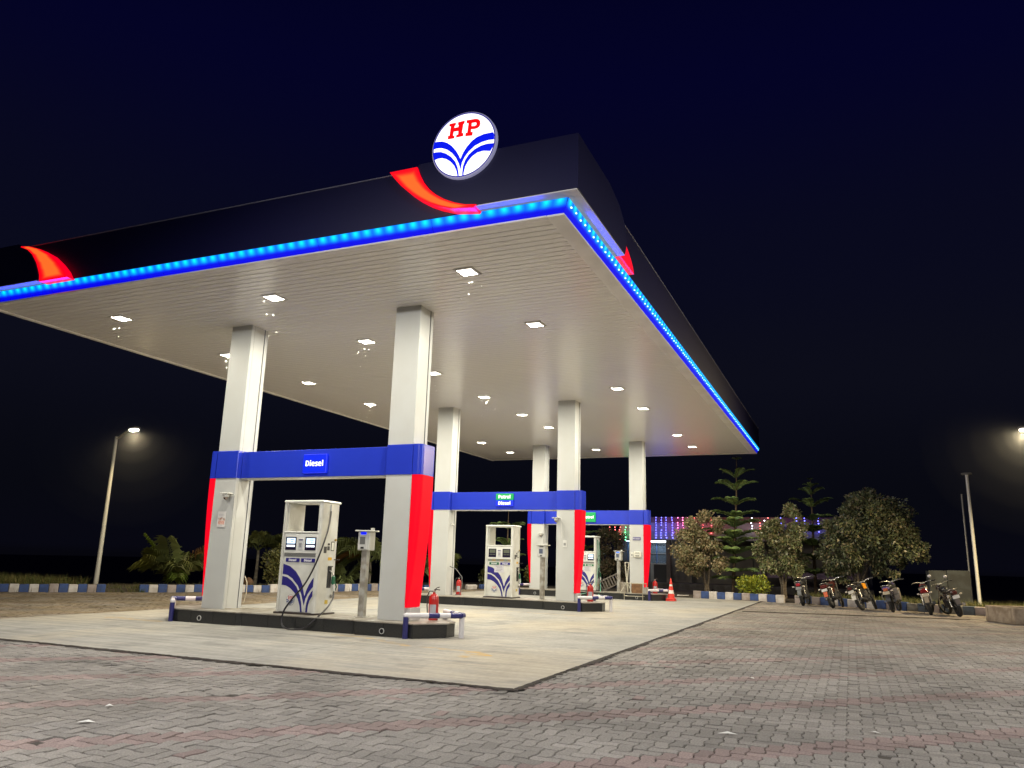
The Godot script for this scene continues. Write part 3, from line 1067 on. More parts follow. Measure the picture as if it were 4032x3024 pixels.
func build_gate(i: int) -> void:
	var d: float = GATE_D[i]
	var which: String = ["nearest island, with Diesel sign", "middle island, Petrol and Diesel sign", "farthest island, green Petrol sign"][i]
	var t := thing("column_gate", "two grey columns joined by a blue beam over the " + which, "columns", V(-9.53, 0.0, d), 0.0, "column pairs along the pump islands")
	var grey := textured(0.49, 0.50, 0.49, 0.42, tex_soft, 0.4)
	var seam := mat(0.06, 0.06, 0.06, 0.8)
	var blue := textured(0.018, 0.04, 0.48, 0.25, tex_soft, 0.3)
	var hz := COL_D * 0.5
	for s in 2:
		var cx := (LEFT_COL if s == 0 else RIGHT_COL) + 9.53
		var y0 := 0.256
		var hgt := H + 0.02 - y0
		var c := bpart(t, "column", Vector3(cx, y0 + hgt * 0.5, 0), Vector3(COL_W - 0.03, hgt, COL_D - 0.004), grey, 0.004)
		for f: float in [-1.0, 1.0]:                        # cladding: front and back skins, corner trims and recessed side panels
			bpart(c, "front_skin", Vector3(cx, y0 + hgt * 0.5, f * (hz - 0.006)), Vector3(COL_W, hgt - 0.002, 0.012), grey, 0.003)
			for e: float in [-1.0, 1.0]:
				bpart(c, "corner_trim", Vector3(cx + f * (COL_W * 0.5 - 0.009), y0 + hgt * 0.5, e * (hz - 0.052)), Vector3(0.018, hgt - 0.003, 0.078), grey, 0.003)
				bpart(c, "seam", Vector3(cx + f * (COL_W * 0.5 - 0.013), y0 + hgt * 0.5, e * (hz - 0.096)), Vector3(0.012, hgt - 0.004, 0.008), seam)
	# blue band round the columns, its two outer end boxes and the beam between
	var lip := mat(0.5, 0.49, 0.47, 0.5)
	for s in 2:
		var cx := (LEFT_COL if s == 0 else RIGHT_COL) + 9.53
		bpart(t, "band", Vector3(cx, 3.09, 0), Vector3(COL_W + 0.012, 0.56, COL_D + 0.03), blue, 0.008)
		var x0 := cx + COL_W * 0.5 + 0.02 if s else cx - COL_W * 0.5 - 0.201
		var mb := MB.new()
		mb.prism(round_end(x0, x0 + 0.18, -hz - 0.012, hz + 0.012, 0.085, s == 1), 2.812, 3.37, Transform3D(Basis(Vector3.RIGHT, Vector3(0, 0, 1), Vector3(0, 1, 0)), Vector3.ZERO))
		flip(mb)
		part(t, "band_end", mb, blue)
		part(t, "light_panel", red_wedge(cx + (COL_W * 0.5 + 0.008 if s else -COL_W * 0.5 - 0.008), 1.0 if s else -1.0), red_mat())
		bpart(t, "plinth", Vector3(cx + (COL_W * 0.5 + 0.04) * (1 if s else -1), 0.365, 0), Vector3(0.08, 0.21, 0.36), grey, 0.004)
	var bx0 := LEFT_COL + 9.53 + COL_W * 0.5 + 0.016
	var bx1 := RIGHT_COL + 9.53 - COL_W * 0.5 - 0.016
	bpart(t, "beam", Vector3((bx0 + bx1) * 0.5, 3.085, 0.0), Vector3(bx1 - bx0, 0.535, 0.3), blue, 0.008)
	bpart(t, "beam_underside", Vector3((bx0 + bx1) * 0.5, 2.806, 0.0), Vector3(bx1 - bx0 - 0.01, 0.02, 0.27), lip, 0.003)
	# the lit fuel sign
	var sx := 0.10
	var z := 0.15
	var wht := glow(1, 1, 1, 1.3)
	if i == 0:
		var sg := bpart(t, "fuel_sign", Vector3(sx, 3.065, z + 0.035), Vector3(0.56, 0.37, 0.07), glow(0.0, 0.016, 0.62, 1.0), 0.012)
		letters(sg, "sign_letters", "Diesel", 0.105, Vector3(sx, 3.068, z + 0.074), wht)
	elif i == 1:
		var sg := bpart(t, "fuel_sign", Vector3(sx - 0.03, 3.20, z + 0.03), Vector3(0.57, 0.19, 0.06), glow(0.0, 0.30, 0.07, 1.0), 0.01)
		letters(sg, "sign_letters", "Petrol", 0.10, Vector3(sx - 0.03, 3.20, z + 0.063), wht)
		sg = bpart(t, "fuel_sign", Vector3(sx - 0.03, 3.01, z + 0.03), Vector3(0.57, 0.18, 0.06), glow(0.0, 0.016, 0.62, 1.0), 0.01)
		letters(sg, "sign_letters", "Diesel", 0.10, Vector3(sx - 0.03, 3.01, z + 0.063), wht)
	else:
		var sg := bpart(t, "fuel_sign", Vector3(sx, 3.09, z + 0.03), Vector3(0.57, 0.37, 0.06), glow(0.0, 0.30, 0.07, 1.0), 0.01)
		letters(sg, "sign_letters", "Petrol", 0.105, Vector3(sx, 3.09, z + 0.063), wht)


func flip(mb: MB) -> void:                           # a prism that was mirrored by its transform: turn its faces round again
	for k in range(0, mb.ix.size(), 3):
		var s := mb.ix[k + 1]
		mb.ix[k + 1] = mb.ix[k + 2]
		mb.ix[k + 2] = s
	for k in mb.n.size():
		mb.n[k] = -mb.n[k]


var red_cache: StandardMaterial3D


func red_mat() -> StandardMaterial3D:
	if red_cache == null:
		red_cache = StandardMaterial3D.new()
		red_cache.albedo_color = Color(0.2, 0.0, 0.02)
		red_cache.roughness = 0.5
		red_cache.metallic_specular = 0.2
		red_cache.emission_enabled = true
		red_cache.emission = lin(1.0, 0.0015, 0.016)
		red_cache.emission_energy_multiplier = 1.0
	return red_cache


func red_wedge(x0: float, sg: float) -> MB:          # lit end piece of a column: as wide as the band on top, thin at the foot
	var mb := MB.new()
	var rows := []
	var hz := COL_D * 0.5 - 0.004
	for j in 15:
		var tt := j / 14.0
		var y := lerpf(2.808, 0.48, tt)
		var e := 0.022 + 0.172 * (1.0 - tt * tt)
		var r := minf(0.075, e * 0.8)
		var row := []
		row.append(Vector3(x0, y, hz))
		for k in 5:
			var a := PI / 2 * (1.0 - k / 4.0)
			row.append(Vector3(x0 + sg * (e - r + r * cos(a)), y, hz - r + r * sin(a)))
		for k in 5:
			var a := -PI / 2 * k / 4.0
			row.append(Vector3(x0 + sg * (e - r + r * cos(a)), y, -hz + r + r * sin(a)))
		row.append(Vector3(x0, y, -hz))
		rows.append(row)
	for j in 14:
		for k in rows[0].size() - 1:
			mb.face([rows[j][k], rows[j][k + 1], rows[j + 1][k + 1], rows[j + 1][k]], Vector3(x0, rows[j][0].y, 0))
	for e in [[rows[0], 10.0], [rows[14], -10.0]]:
		for k in range(1, e[0].size() - 1):
			mb.face([e[0][0], e[0][k], e[0][k + 1]], Vector3(x0, 1.5, 0))
	return mb


func build_ceiling_lights() -> void:
	var frame := textured(0.55, 0.53, 0.5, 0.45, tex_blot, 0.5)
	var first: Node3D = null
	var dist := [10.87, 13.98, 17.09, 20.2, 23.12, 25.62, 28.45, 31.4]
	var word := ["first", "second", "third", "fourth", "fifth", "sixth", "seventh", "eighth"]
	for cidx in 3:
		for r in 8:
			if cidx == 0 and (r == 2 or r == 5):
				continue
			var label := "square white ceiling light, %s from the canopy front in the %s row" % [word[r], ["right-hand", "middle", "left-hand"][cidx]]
			var t: Node3D
			if first == null:
				t = thing("ceiling_light", label, "ceiling light", Vector3.ZERO, 0.0, "square lights in the canopy ceiling")
				for e in [[0, 0.155, 0.36, 0.05], [0, -0.155, 0.36, 0.05], [0.155, 0, 0.05, 0.26], [-0.155, 0, 0.05, 0.26]]:
					bpart(t, "frame", Vector3(e[0], -0.004, e[1]), Vector3(e[2], 0.016, e[3]), frame, 0.003)
				bpart(t, "lamp_lens", Vector3(0, 0.0035, 0), Vector3(0.258, 0.01, 0.258), glow(1.0, 0.97, 0.86, 4.0), 0.0)
				area_light(t, Vector3(0, -0.004, 0), Vector3(0, -1, 0), Vector2(0.25, 0.25), Color(1.0, 0.975, 0.89), CEILING_ENERGY)
				first = t
			else:
				t = copy(first, label)
			t.position = V([-5.6, -9.66, -13.66][cidx], H - 0.006, dist[r])


const CEILING_ENERGY := 16.0


# ------------------------------------------------------------------ pump islands and what stands on them
func island_outline(inset: float) -> PackedVector2Array:   # (x, z) round the island's middle, counter-clockwise seen from above with z towards the camera
	var f := [[-3.11, 0.15], [-2.73, 0.645], [-1.07, 0.645], [-0.99, 0.585], [1.50, 0.585], [1.58, 0.645], [2.73, 0.645], [3.11, 0.15]]
	var p := PackedVector2Array()
	for q in f:
		p.append(Vector2(q[0] - signf(q[0]) * inset * (1.0 if absf(q[0]) > 2 else 0.0), q[1] - inset))
	for k in 8:
		var q: Array = f[7 - k]
		p.append(Vector2(q[0] - signf(q[0]) * inset * (1.0 if absf(q[0]) > 2 else 0.0), -q[1] + inset))
	return p


func flat_prism(p: PackedVector2Array, y0: float, y1: float) -> MB:
	var mb := MB.new()
	mb.prism(p, y0, y1, Transform3D(Basis(Vector3.RIGHT, Vector3(0, 0, 1), Vector3(0, 1, 0)), Vector3.ZERO))
	flip(mb)
	return mb


func build_island(i: int) -> void:
	var d: float = GATE_D[i]
	var label: String = ["black granite faced pump island nearest the camera, with black hose hanging over it", "middle pump island faced with black granite tiles", "farthest pump island faced with black granite, beside the traffic cone"][i]
	var t := thing("pump_island", label, "island", V(-9.53, 0, d), 0.0, "raised pump islands")
	var stone := textured(0.025, 0.026, 0.027, 0.22, tex_fine, 1.5)
	part(t, "core", flat_prism(island_outline(0.022), 0.0, 0.236), mat(0.10, 0.095, 0.085, 0.9))
	part(t, "top_slab", flat_prism(island_outline(-0.008), 0.2365, 0.256), textured(0.34, 0.32, 0.28, 0.35, tex_dirt, 0.8))
	var o := island_outline(0.0)
	var rnd := RandomNumberGenerator.new()
	rnd.seed = 50 + i
	for k in o.size():
		var a := o[k]
		var b := o[(k + 1) % o.size()]
		var l := a.distance_to(b)
		var n := maxi(1, int(ceil(l / 0.64)))
		var dir := (b - a) / l
		var out := Vector2(-dir.y, dir.x)
		for q in n:
			var c := a + dir * l * (q + 0.5) / n - out * 0.009
			var mb := MB.new()
			mb.box(Vector3.ZERO, Vector3(l / n - 0.006, 0.226, 0.018), 0.002)
			var p := part(t, "tile", mb, stone)
			p.position = Vector3(c.x, 0.118, c.y)
			p.rotation = Vector3(rnd.randf_range(-0.01, 0.01), -atan2(dir.y, dir.x), 0)
	for x in [-1.95, 2.13]:                          # ends of the cable pipes
		var mb := MB.new()
		mb.lathe([Vector2(0.048, -0.02), Vector2(0.048, 0.014), Vector2(0.038, 0.014), Vector2(0.038, -0.02)], 16, Transform3D(Basis(Vector3.RIGHT, PI / 2), Vector3(x, 0.105, 0.648)))
		var pp := part(t, "pipe_end", mb, mat(0.5, 0.5, 0.5, 0.4))
		mb = MB.new()
		mb.lathe([Vector2(0.0385, 0.006), Vector2(0.0, 0.006)], 16, Transform3D(Basis(Vector3.RIGHT, PI / 2), Vector3(x, 0.105, 0.648)))
		part(pp, "pipe_hole", mb, mat(0.008, 0.008, 0.008, 1.0))
	# crash rails at both ends
	var where := [["left", "right"], ["left", "right"], ["left", "right"]]
	var wide: Array = ["nearest pump island", "middle pump island", "farthest pump island"]
	for s in 2:
		var sg := -1.0 if s == 0 else 1.0
		var r := thing("crash_rail", "bent blue and white striped tube rail round the %s end of the %s" % [where[i][s], wide[i]], "rail", V(-9.53 + sg * 2.7, 0, d), 0.0, "striped crash rails at the island ends")
		var navy := mat(0.022, 0.022, 0.13, 0.35)
		var white := mat(0.62, 0.60, 0.62, 0.4)
		var hgt := 0.385
		var rad := 0.046
		var path := [Vector3(-0.08 * sg, hgt, 0.70), Vector3(0.62 * sg, hgt, 0.04), Vector3(0.62 * sg, hgt, -0.04), Vector3(-0.08 * sg, hgt, -0.70)]
		tpart(r, "post", [Vector3(path[0].x, 0, path[0].z), path[0] - Vector3(0, 0.02, 0)], rad, navy, 12)
		tpart(r, "post", [Vector3(0.62 * sg, 0, 0.0), Vector3(0.62 * sg, hgt - 0.02, 0.0)], rad, white, 12)
		tpart(r, "post", [Vector3(path[3].x, 0, path[3].z), path[3] - Vector3(0, 0.02, 0)], rad, navy, 12)
		for leg in 2:
			var a: Vector3 = path[0] if leg == 0 else path[3]
			var b: Vector3 = path[1] if leg == 0 else path[2]
			for k in 5:
				tpart(r, "rail", [a.lerp(b, k / 5.0), a.lerp(b, (k + 1) / 5.0 - 0.001)], rad, navy if k % 2 == 0 and k > 0 else white, 12)
			var mb := MB.new()
			mb.ball(a, Vector3.ONE * (rad + 0.002), 12, 8)
			part(r, "elbow", mb, white)
		tpart(r, "elbow", [path[1] + Vector3(0, 0, 0.012), path[2] - Vector3(0, 0, 0.012)], rad + 0.002, navy, 12)


func build_pump(i: int) -> void:
	var d: float = GATE_D[i]
	var label: String = ["tall white fuel pump with lit screens, two Diesel plates and a long black hose", "white fuel pump with dark screens, a green Petrol plate and a blue Diesel plate", "white fuel pump with one lit screen in view and green hoses on its side"][i]
	var t := thing("fuel_pump", label, "fuel pump", V(-9.56, 0.256, d), 0.0, "fuel pumps on the islands")
	var white := textured(0.60, 0.60, 0.56, 0.35, tex_blot, 0.7)
	var trimw := mat(0.66, 0.66, 0.63, 0.3)
	var off := mat(0.50, 0.49, 0.44, 0.5)
	var black := mat(0.015, 0.015, 0.017, 0.5)
	var navy := mat(0.010, 0.006, 0.16, 0.55)
	var zf := 0.262
	bpart(t, "base_plate", Vector3(0.01, 0.014, 0), Vector3(0.93, 0.028, 0.64), mat(0.03, 0.02, 0.018, 0.7), 0.004)
	bpart(t, "lower_cabinet", Vector3(0, 0.53, 0), Vector3(0.80, 1.0, 0.5), white, 0.006)
	var lp := bpart(t, "front_panel", Vector3(0.028, 0.535, zf - 0.008), Vector3(0.77, 1.0, 0.016), white, 0.005)
	for e: float in [-1.0, 1.0]:                            # rounded side towers
		var p := PackedVector2Array()
		var x0: float = 0.405 * e
		for k in 7:
			var a := PI / 2 * k / 6.0
			p.append(Vector2(x0 + e * 0.05 * sin(a), 0.235 + 0.045 * cos(a)))
		for k in 7:
			var a := PI / 2 * (6 - k) / 6.0
			p.append(Vector2(x0 + e * 0.05 * sin(a), -0.235 - 0.045 * cos(a)))
		p.append(Vector2(x0 - 0.022 * e, -0.28))
		p.append(Vector2(x0 - 0.022 * e, 0.28))
		part(t, "side_tower", flat_prism(p, 0.03, 2.06), white)
	bpart(t, "top_cap", Vector3(0.015, 2.075, 0), Vector3(0.93, 0.05, 0.60), trimw, 0.02)
	bpart(t, "upper_lining", Vector3(-0.365, 1.78, 0), Vector3(0.03, 0.56, 0.46), off, 0.003)
	bpart(t, "head_cabinet", Vector3(0.0, 1.27, 0), Vector3(0.79, 0.47, 0.52), white, 0.006)
	bpart(t, "ledge", Vector3(0.01, 1.497, 0), Vector3(0.80, 0.03, 0.58), trimw, 0.008)
	var hp := bpart(t, "display_panel", Vector3(0.02, 1.285, zf + 0.008), Vector3(0.78, 0.36, 0.03), trimw, 0.012)
	var lit := i != 1
	for k in 2:
		var cx := -0.205 + 0.455 * k
		var b := bpart(t, "display", Vector3(cx, 1.283, zf + 0.024), Vector3(0.25, 0.245, 0.016), mat(0.012, 0.008, 0.03, 0.25), 0.004)
		var on: Material = glow(0.62, 0.80, 1.0, 1.5) if lit else mat(0.10, 0.11, 0.085, 0.3)
		var on2: Material = glow(0.80, 0.86, 1.0, 1.5) if lit else mat(0.06, 0.065, 0.055, 0.3)
		bpart(b, "screen", Vector3(cx + 0.005, 1.333, zf + 0.0325), Vector3(0.195, 0.10, 0.003), on)
		bpart(b, "screen", Vector3(cx - 0.045, 1.238, zf + 0.0325), Vector3(0.092, 0.036, 0.003), on2)
		bpart(b, "screen", Vector3(cx + 0.055, 1.238, zf + 0.0325), Vector3(0.092, 0.036, 0.003), on2)
		if i == 0:
			for q in 2:
				bpart(b, "digits", Vector3(cx + 0.03, 1.352 - 0.038 * q, zf + 0.0345), Vector3(0.09 - 0.04 * q, 0.016, 0.002), mat(0.2, 0.32, 0.5, 0.5))
	var kp := bpart(t, "keypad", Vector3(0.024, 1.275, zf + 0.026), Vector3(0.115, 0.205, 0.014), mat(0.5, 0.5, 0.52, 0.4), 0.004)
	for r in 4:
		for c in 3:
			bpart(kp, "key", Vector3(0.003 + c * 0.021, 1.285 - r * 0.02, zf + 0.034), Vector3(0.015, 0.014, 0.005), mat(0.22, 0.22, 0.24, 0.5))
	bpart(kp, "keypad_label", Vector3(0.024, 1.352, zf + 0.034), Vector3(0.09, 0.02, 0.003), mat(0.06, 0.06, 0.14, 0.5))
	var vent := bpart(t, "vent", Vector3(0.03, 1.075, zf - 0.006), Vector3(0.77, 0.066, 0.02), mat(0.22, 0.22, 0.21, 0.6))
	for r in 3:
		for c in 40:
			if (c + r) % 2 == 0:
				bpart(vent, "vent_slot", Vector3(-0.33 + c * 0.0182, 1.057 + r * 0.018, zf + 0.0045), Vector3(0.010, 0.010, 0.003), mat(0.07, 0.07, 0.07, 0.8))
	if i == 1:
		for c in 6:
			bpart(vent, "vent_band", Vector3(-0.29 + c * 0.128, 1.075, zf + 0.005), Vector3(0.126, 0.06, 0.002), mat(0.33, 0.25, 0.13, 0.6) if c % 2 else mat(0.24, 0.27, 0.24, 0.6))
	var plates: Array = [["Diesel", navy], ["Diesel", navy]]
	if i == 1:
		plates = [["Petrol", mat(0.01, 0.10, 0.05, 0.4)], ["Diesel", navy]]
	elif i == 2:
		plates = [["Petrol", mat(0.01, 0.13, 0.05, 0.4)], ["Petrol", mat(0.01, 0.13, 0.05, 0.4)]]
	for k in 2:
		var cx := -0.145 + 0.355 * k
		var b := bpart(t, "fuel_plate", Vector3(cx, 0.977, zf + 0.006), Vector3(0.315, 0.072, 0.014), plates[k][1], 0.003)
		letters(b, "plate_letters", plates[k][0], 0.043, Vector3(cx, 0.976, zf + 0.015), mat(0.8, 0.8, 0.82, 0.5))
	# the painted blue leaves
	var front := Transform3D(Basis(), Vector3.ZERO)
	for leaf in [[-0.357, 0.903, -0.195, 0.861, -0.047, 0.765, 0.053, 0.653, 0.124, 0.533, 0.189, 0.323, 0.222, 0.43, 0.269, 0.531, 0.335, 0.632, 0.413, 0.71, 0.411, 0.543, 0.333, 0.465, 0.266, 0.379, 0.218, 0.287, 0.194, 0.157, 0.166, 0.231, 0.113, 0.365, 0.02, 0.514, -0.121, 0.639, -0.236, 0.697, -0.357, 0.717],
		[-0.357, 0.678, -0.241, 0.658, -0.126, 0.593, -0.007, 0.49, 0.088, 0.334, 0.131, 0.2, 0.161, 0.04, 0.123, 0.04, 0.098, 0.153, 0.046, 0.272, -0.043, 0.382, -0.15, 0.462, -0.253, 0.504, -0.357, 0.515],
		[0.412, 0.475, 0.339, 0.412, 0.282, 0.319, 0.246, 0.205, 0.238, 0.04, 0.278, 0.04, 0.287, 0.177, 0.317, 0.261, 0.366, 0.331, 0.412, 0.363]]:
		var mb := MB.new()
		mb.prism(P(leaf), zf, zf + 0.0025, front)
		part(lp, "painted_leaf", mb, navy)
	# small round emblem
	var em := Transform3D(Basis(Vector3.RIGHT, PI / 2), Vector3(-0.12, 0.246, zf))
	var mb := MB.new()
	mb.lathe([Vector2(0.098, 0.0), Vector2(0.098, 0.003), Vector2(0.0, 0.003)], 28, em)
	part(lp, "emblem_ring", mb, mat(0.18, 0.2, 0.24, 0.5))
	mb = MB.new()
	mb.lathe([Vector2(0.092, 0.003), Vector2(0.092, 0.0042), Vector2(0.0, 0.0042)], 28, em)
	part(lp, "emblem_disc", mb, mat(0.6, 0.6, 0.58, 0.5))
	letters(lp, "emblem_letters", "HP", 0.06, Vector3(-0.118, 0.287, zf + 0.0055), mat(0.45, 0.02, 0.02, 0.5), "Droid Serif")
	for w in 2:
		for e: float in [-1.0, 1.0]:
			var pth := []
			for k in 6:
				var u := k / 5.0
				pth.append(Vector3(-0.12 + e * (0.086 - 0.082 * u - 0.006 * w), 0.252 - w * 0.034 - 0.062 * u * u, zf + 0.004))
			tpart(lp, "emblem_wave", pth, [0.009, 0.009, 0.0085, 0.008, 0.007, 0.006], mat(0.03, 0.06, 0.2, 0.5), 5)
	# a paper notice taped on
	if i > 0:
		var pc := Vector3(0.02, 0.83, zf + 0.004) if i == 1 else Vector3(0.10, 0.83, zf + 0.004)
		var n := bpart(t, "paper_notice", pc, Vector3(0.31, 0.21, 0.002), mat(0.5, 0.49, 0.52, 0.8))
		for k in 4:
			bpart(n, "print_line", pc + Vector3(rng.randf_range(-0.02, 0.02), 0.07 - 0.042 * k, 0.0018), Vector3(0.2 - 0.02 * (k % 2), 0.012, 0.001), mat(0.22, 0.2, 0.24, 0.8))
	# right-hand side: holster, stickers, sockets
	var xs := 0.456
	var hol := bpart(t, "holster", Vector3(xs, 0.68, -0.085), Vector3(0.03, 0.40, 0.12), black, 0.012)
	bpart(hol, "holster_lip", Vector3(xs + 0.018, 0.875, -0.085), Vector3(0.03, 0.02, 0.13), mat(0.05, 0.05, 0.05, 0.5), 0.005)
	for q in [[0.10, 1.18, 0.085, 0.12, 0.05], [-0.0, 1.21, 0.075, 0.075, 0.06], [-0.0, 1.285, 0.06, 0.035, 0.02]]:
		bpart(t, "sticker", Vector3(xs + 0.002, q[1], q[0]), Vector3(0.003, q[3], q[2]), mat(q[4], q[4], q[4] * 1.05, 0.5))
	bpart(t, "sticker", Vector3(xs + 0.002, 1.25, -0.125), Vector3(0.003, 0.175, 0.10), mat(0.03, 0.03, 0.03, 0.6))
	bpart(t, "sticker", Vector3(xs + 0.0035, 1.25, -0.125), Vector3(0.003, 0.145, 0.072), mat(0.62, 0.62, 0.55, 0.5))
	bpart(t, "sticker", Vector3(xs + 0.002, 1.015, -0.065), Vector3(0.003, 0.055, 0.12), mat(0.62, 0.36, 0.02, 0.5))
	bpart(t, "sticker", Vector3(xs + 0.002, 0.225, -0.05), Vector3(0.003, 0.07, 0.09), mat(0.50, 0.36, 0.04, 0.6))
	bpart(t, "bracket_arm", Vector3(xs + 0.05, 1.0, -0.21), Vector3(0.12, 0.018, 0.03), black, 0.003)
	mb = MB.new()
	mb.ball(Vector3(xs + 0.012, 1.37, -0.19), Vector3(0.022, 0.026, 0.03), 10, 6)
	part(t, "lock_knob", mb, mat(0.35, 0.24, 0.08, 0.35, 0.6))
	# nozzle and hose
	var green := mat(0.012, 0.10, 0.045, 0.4)
	var nz := bpart(t, "nozzle", Vector3(xs + 0.045, 0.62, -0.17), Vector3(0.05, 0.16, 0.085), green, 0.018)
	tpart(nz, "nozzle_spout", [Vector3(xs + 0.045, 0.70, -0.17), Vector3(xs + 0.04, 0.76, -0.12), Vector3(xs + 0.03, 0.80, -0.06)], [0.016, 0.014, 0.012], mat(0.6, 0.6, 0.58, 0.3, 0.7))
	tpart(nz, "nozzle_guard", [Vector3(xs + 0.05, 0.60, -0.20), Vector3(xs + 0.055, 0.50, -0.27), Vector3(xs + 0.05, 0.43, -0.24), Vector3(xs + 0.05, 0.42, -0.19)], 0.012, green)
	tpart(nz, "nozzle_grip", [Vector3(xs + 0.045, 0.58, -0.18), Vector3(xs + 0.05, 0.42, -0.195)], 0.024, mat(0.6, 0.6, 0.58, 0.4))
	bpart(t, "swivel", Vector3(xs + 0.035, 0.33, -0.16), Vector3(0.05, 0.06, 0.06), mat(0.25, 0.24, 0.22, 0.4, 0.5), 0.008)
	if i == 0:
		bpart(t, "hose_joint", Vector3(0.47, 1.97, 0.02), Vector3(0.03, 0.14, 0.035), mat(0.5, 0.5, 0.48, 0.3, 0.5), 0.008)
		hose(t, [[0.475, 1.9, 0.03], [0.50, 1.84, 0.07], [0.58, 1.67, 0.2], [0.66, 1.51, 0.35], [0.69, 1.31, 0.47], [0.65, 1.03, 0.55], [0.56, 0.76, 0.6], [0.45, 0.54, 0.64], [0.29, 0.35, 0.67], [0.18, 0.2, 0.7], [0.11, 0.07, 0.72], [0.1, -0.08, 0.74], [0.14, -0.17, 0.75], [0.24, -0.215, 0.75], [0.41, -0.22, 0.74], [0.56, -0.2, 0.7], [0.67, -0.12, 0.66], [0.74, -0.0, 0.55], [0.74, 0.1, 0.36], [0.68, 0.22, 0.12], [0.58, 0.32, -0.1], [0.51, 0.40, -0.19]], 0.0155, mat(0.014, 0.012, 0.016, 0.35))
	elif i == 2:
		var gh := mat(0.10, 0.25, 0.17, 0.4)
		hose(t, [[0.47, 1.95, 0.1], [0.5, 1.6, 0.14], [0.53, 1.0, 0.2], [0.50, 0.4, 0.3], [0.4, 0.08, 0.5], [0.2, -0.06, 0.66], [-0.05, -0.11, 0.74], [-0.3, -0.16, 0.78]], 0.016, gh)
		hose(t, [[0.50, 0.40, -0.19], [0.53, 0.2, -0.1], [0.62, 0.02, 0.2], [0.68, -0.1, 0.62], [0.6, -0.17, 0.76], [0.35, -0.2, 0.8], [0.1, -0.19, 0.79]], 0.018, mat(0.12, 0.34, 0.24, 0.4))
		hose(t, [[0.49, 1.9, -0.05], [0.53, 1.4, 0.0], [0.52, 0.9, -0.02], [0.50, 0.75, -0.1]], 0.014, gh)


func hose(t: Node3D, pts: Array, r: float, m: Material) -> void:
	var cv := Curve3D.new()
	for k in pts.size():
		var p := Vector3(pts[k][0], pts[k][1], pts[k][2])
		var a: Array = pts[maxi(k - 1, 0)]
		var b: Array = pts[mini(k + 1, pts.size() - 1)]
		var tan := (Vector3(b[0], b[1], b[2]) - Vector3(a[0], a[1], a[2])) * 0.17
		cv.add_point(p, -tan, tan)
	var path := []
	var n := pts.size() * 4
	for k in n + 1:
		path.append(cv.sample_baked(cv.get_baked_length() * k / n, true))
	tpart(t, "hose", path, r, m, 8)


func build_terminal(i: int) -> void:
	var x: float = [-8.26, -8.31, -8.36][i]
	var label: String = ["slim grey post terminal with blue lit strip beside the nearest fuel pump", "slim post terminal with dark screen beside the middle island's right column", "grey post terminal with light blue strip left of the metal stand on the farthest island"][i]
	var t := thing("payment_terminal", label, "terminal", V(x, 0.256, GATE_D[i] + [0.0, 0.1, 0.35][i]), 0.0, "post terminals on the pump islands")
	var steel := textured(0.36, 0.355, 0.33, 0.4, tex_dirt, 1.2)
	var body := mat(0.52, 0.52, 0.49, 0.4)
	bpart(t, "post", Vector3(0, 0.6, 0), Vector3(0.125, 1.2, 0.11), steel, 0.012)
	bpart(t, "foot", Vector3(0, 0.006, 0), Vector3(0.2, 0.012, 0.2), steel, 0.003)
	bpart(t, "head", Vector3(0.0, 1.36, 0), Vector3(0.26, 0.345, 0.2), body, 0.015)
	bpart(t, "hood", Vector3(0.01, 1.542, 0.01), Vector3(0.36, 0.022, 0.28), mat(0.56, 0.56, 0.52, 0.4), 0.006)
	var mb := MB.new()
	mb.lathe([Vector2(0.036, 1.55), Vector2(0.036, 1.6), Vector2(0.0, 1.602)], 12, Transform3D(Basis(), Vector3(0.11, 0, -0.02)))
	part(t, "antenna", mb, body)
	var face := bpart(t, "face_plate", Vector3(-0.015, 1.34, 0.103), Vector3(0.19, 0.27, 0.012), mat(0.5, 0.5, 0.49, 0.4), 0.006)
	var scr: Material = mat(0.13, 0.13, 0.13, 0.35) if i == 0 else mat(0.08, 0.10, 0.16, 0.3)
	bpart(face, "screen", Vector3(-0.015, 1.365, 0.1105), Vector3(0.115, 0.135, 0.006), scr)
	bpart(face, "card_slot", Vector3(-0.015, 1.235, 0.1105), Vector3(0.07, 0.035, 0.008), mat(0.02, 0.02, 0.02, 0.5), 0.003)
	if i != 1:
		var c: Material = glow(0.0, 0.008, 0.95, 1.2) if i == 0 else glow(0.08, 0.22, 1.0, 1.2)
		bpart(t, "lamp_strip", Vector3(-0.005, 1.498, 0.104), Vector3(0.12, 0.045, 0.01), c, 0.004)
	else:
		bpart(t, "dark_strip", Vector3(-0.005, 1.498, 0.104), Vector3(0.12, 0.035, 0.008), mat(0.12, 0.12, 0.1, 0.4))


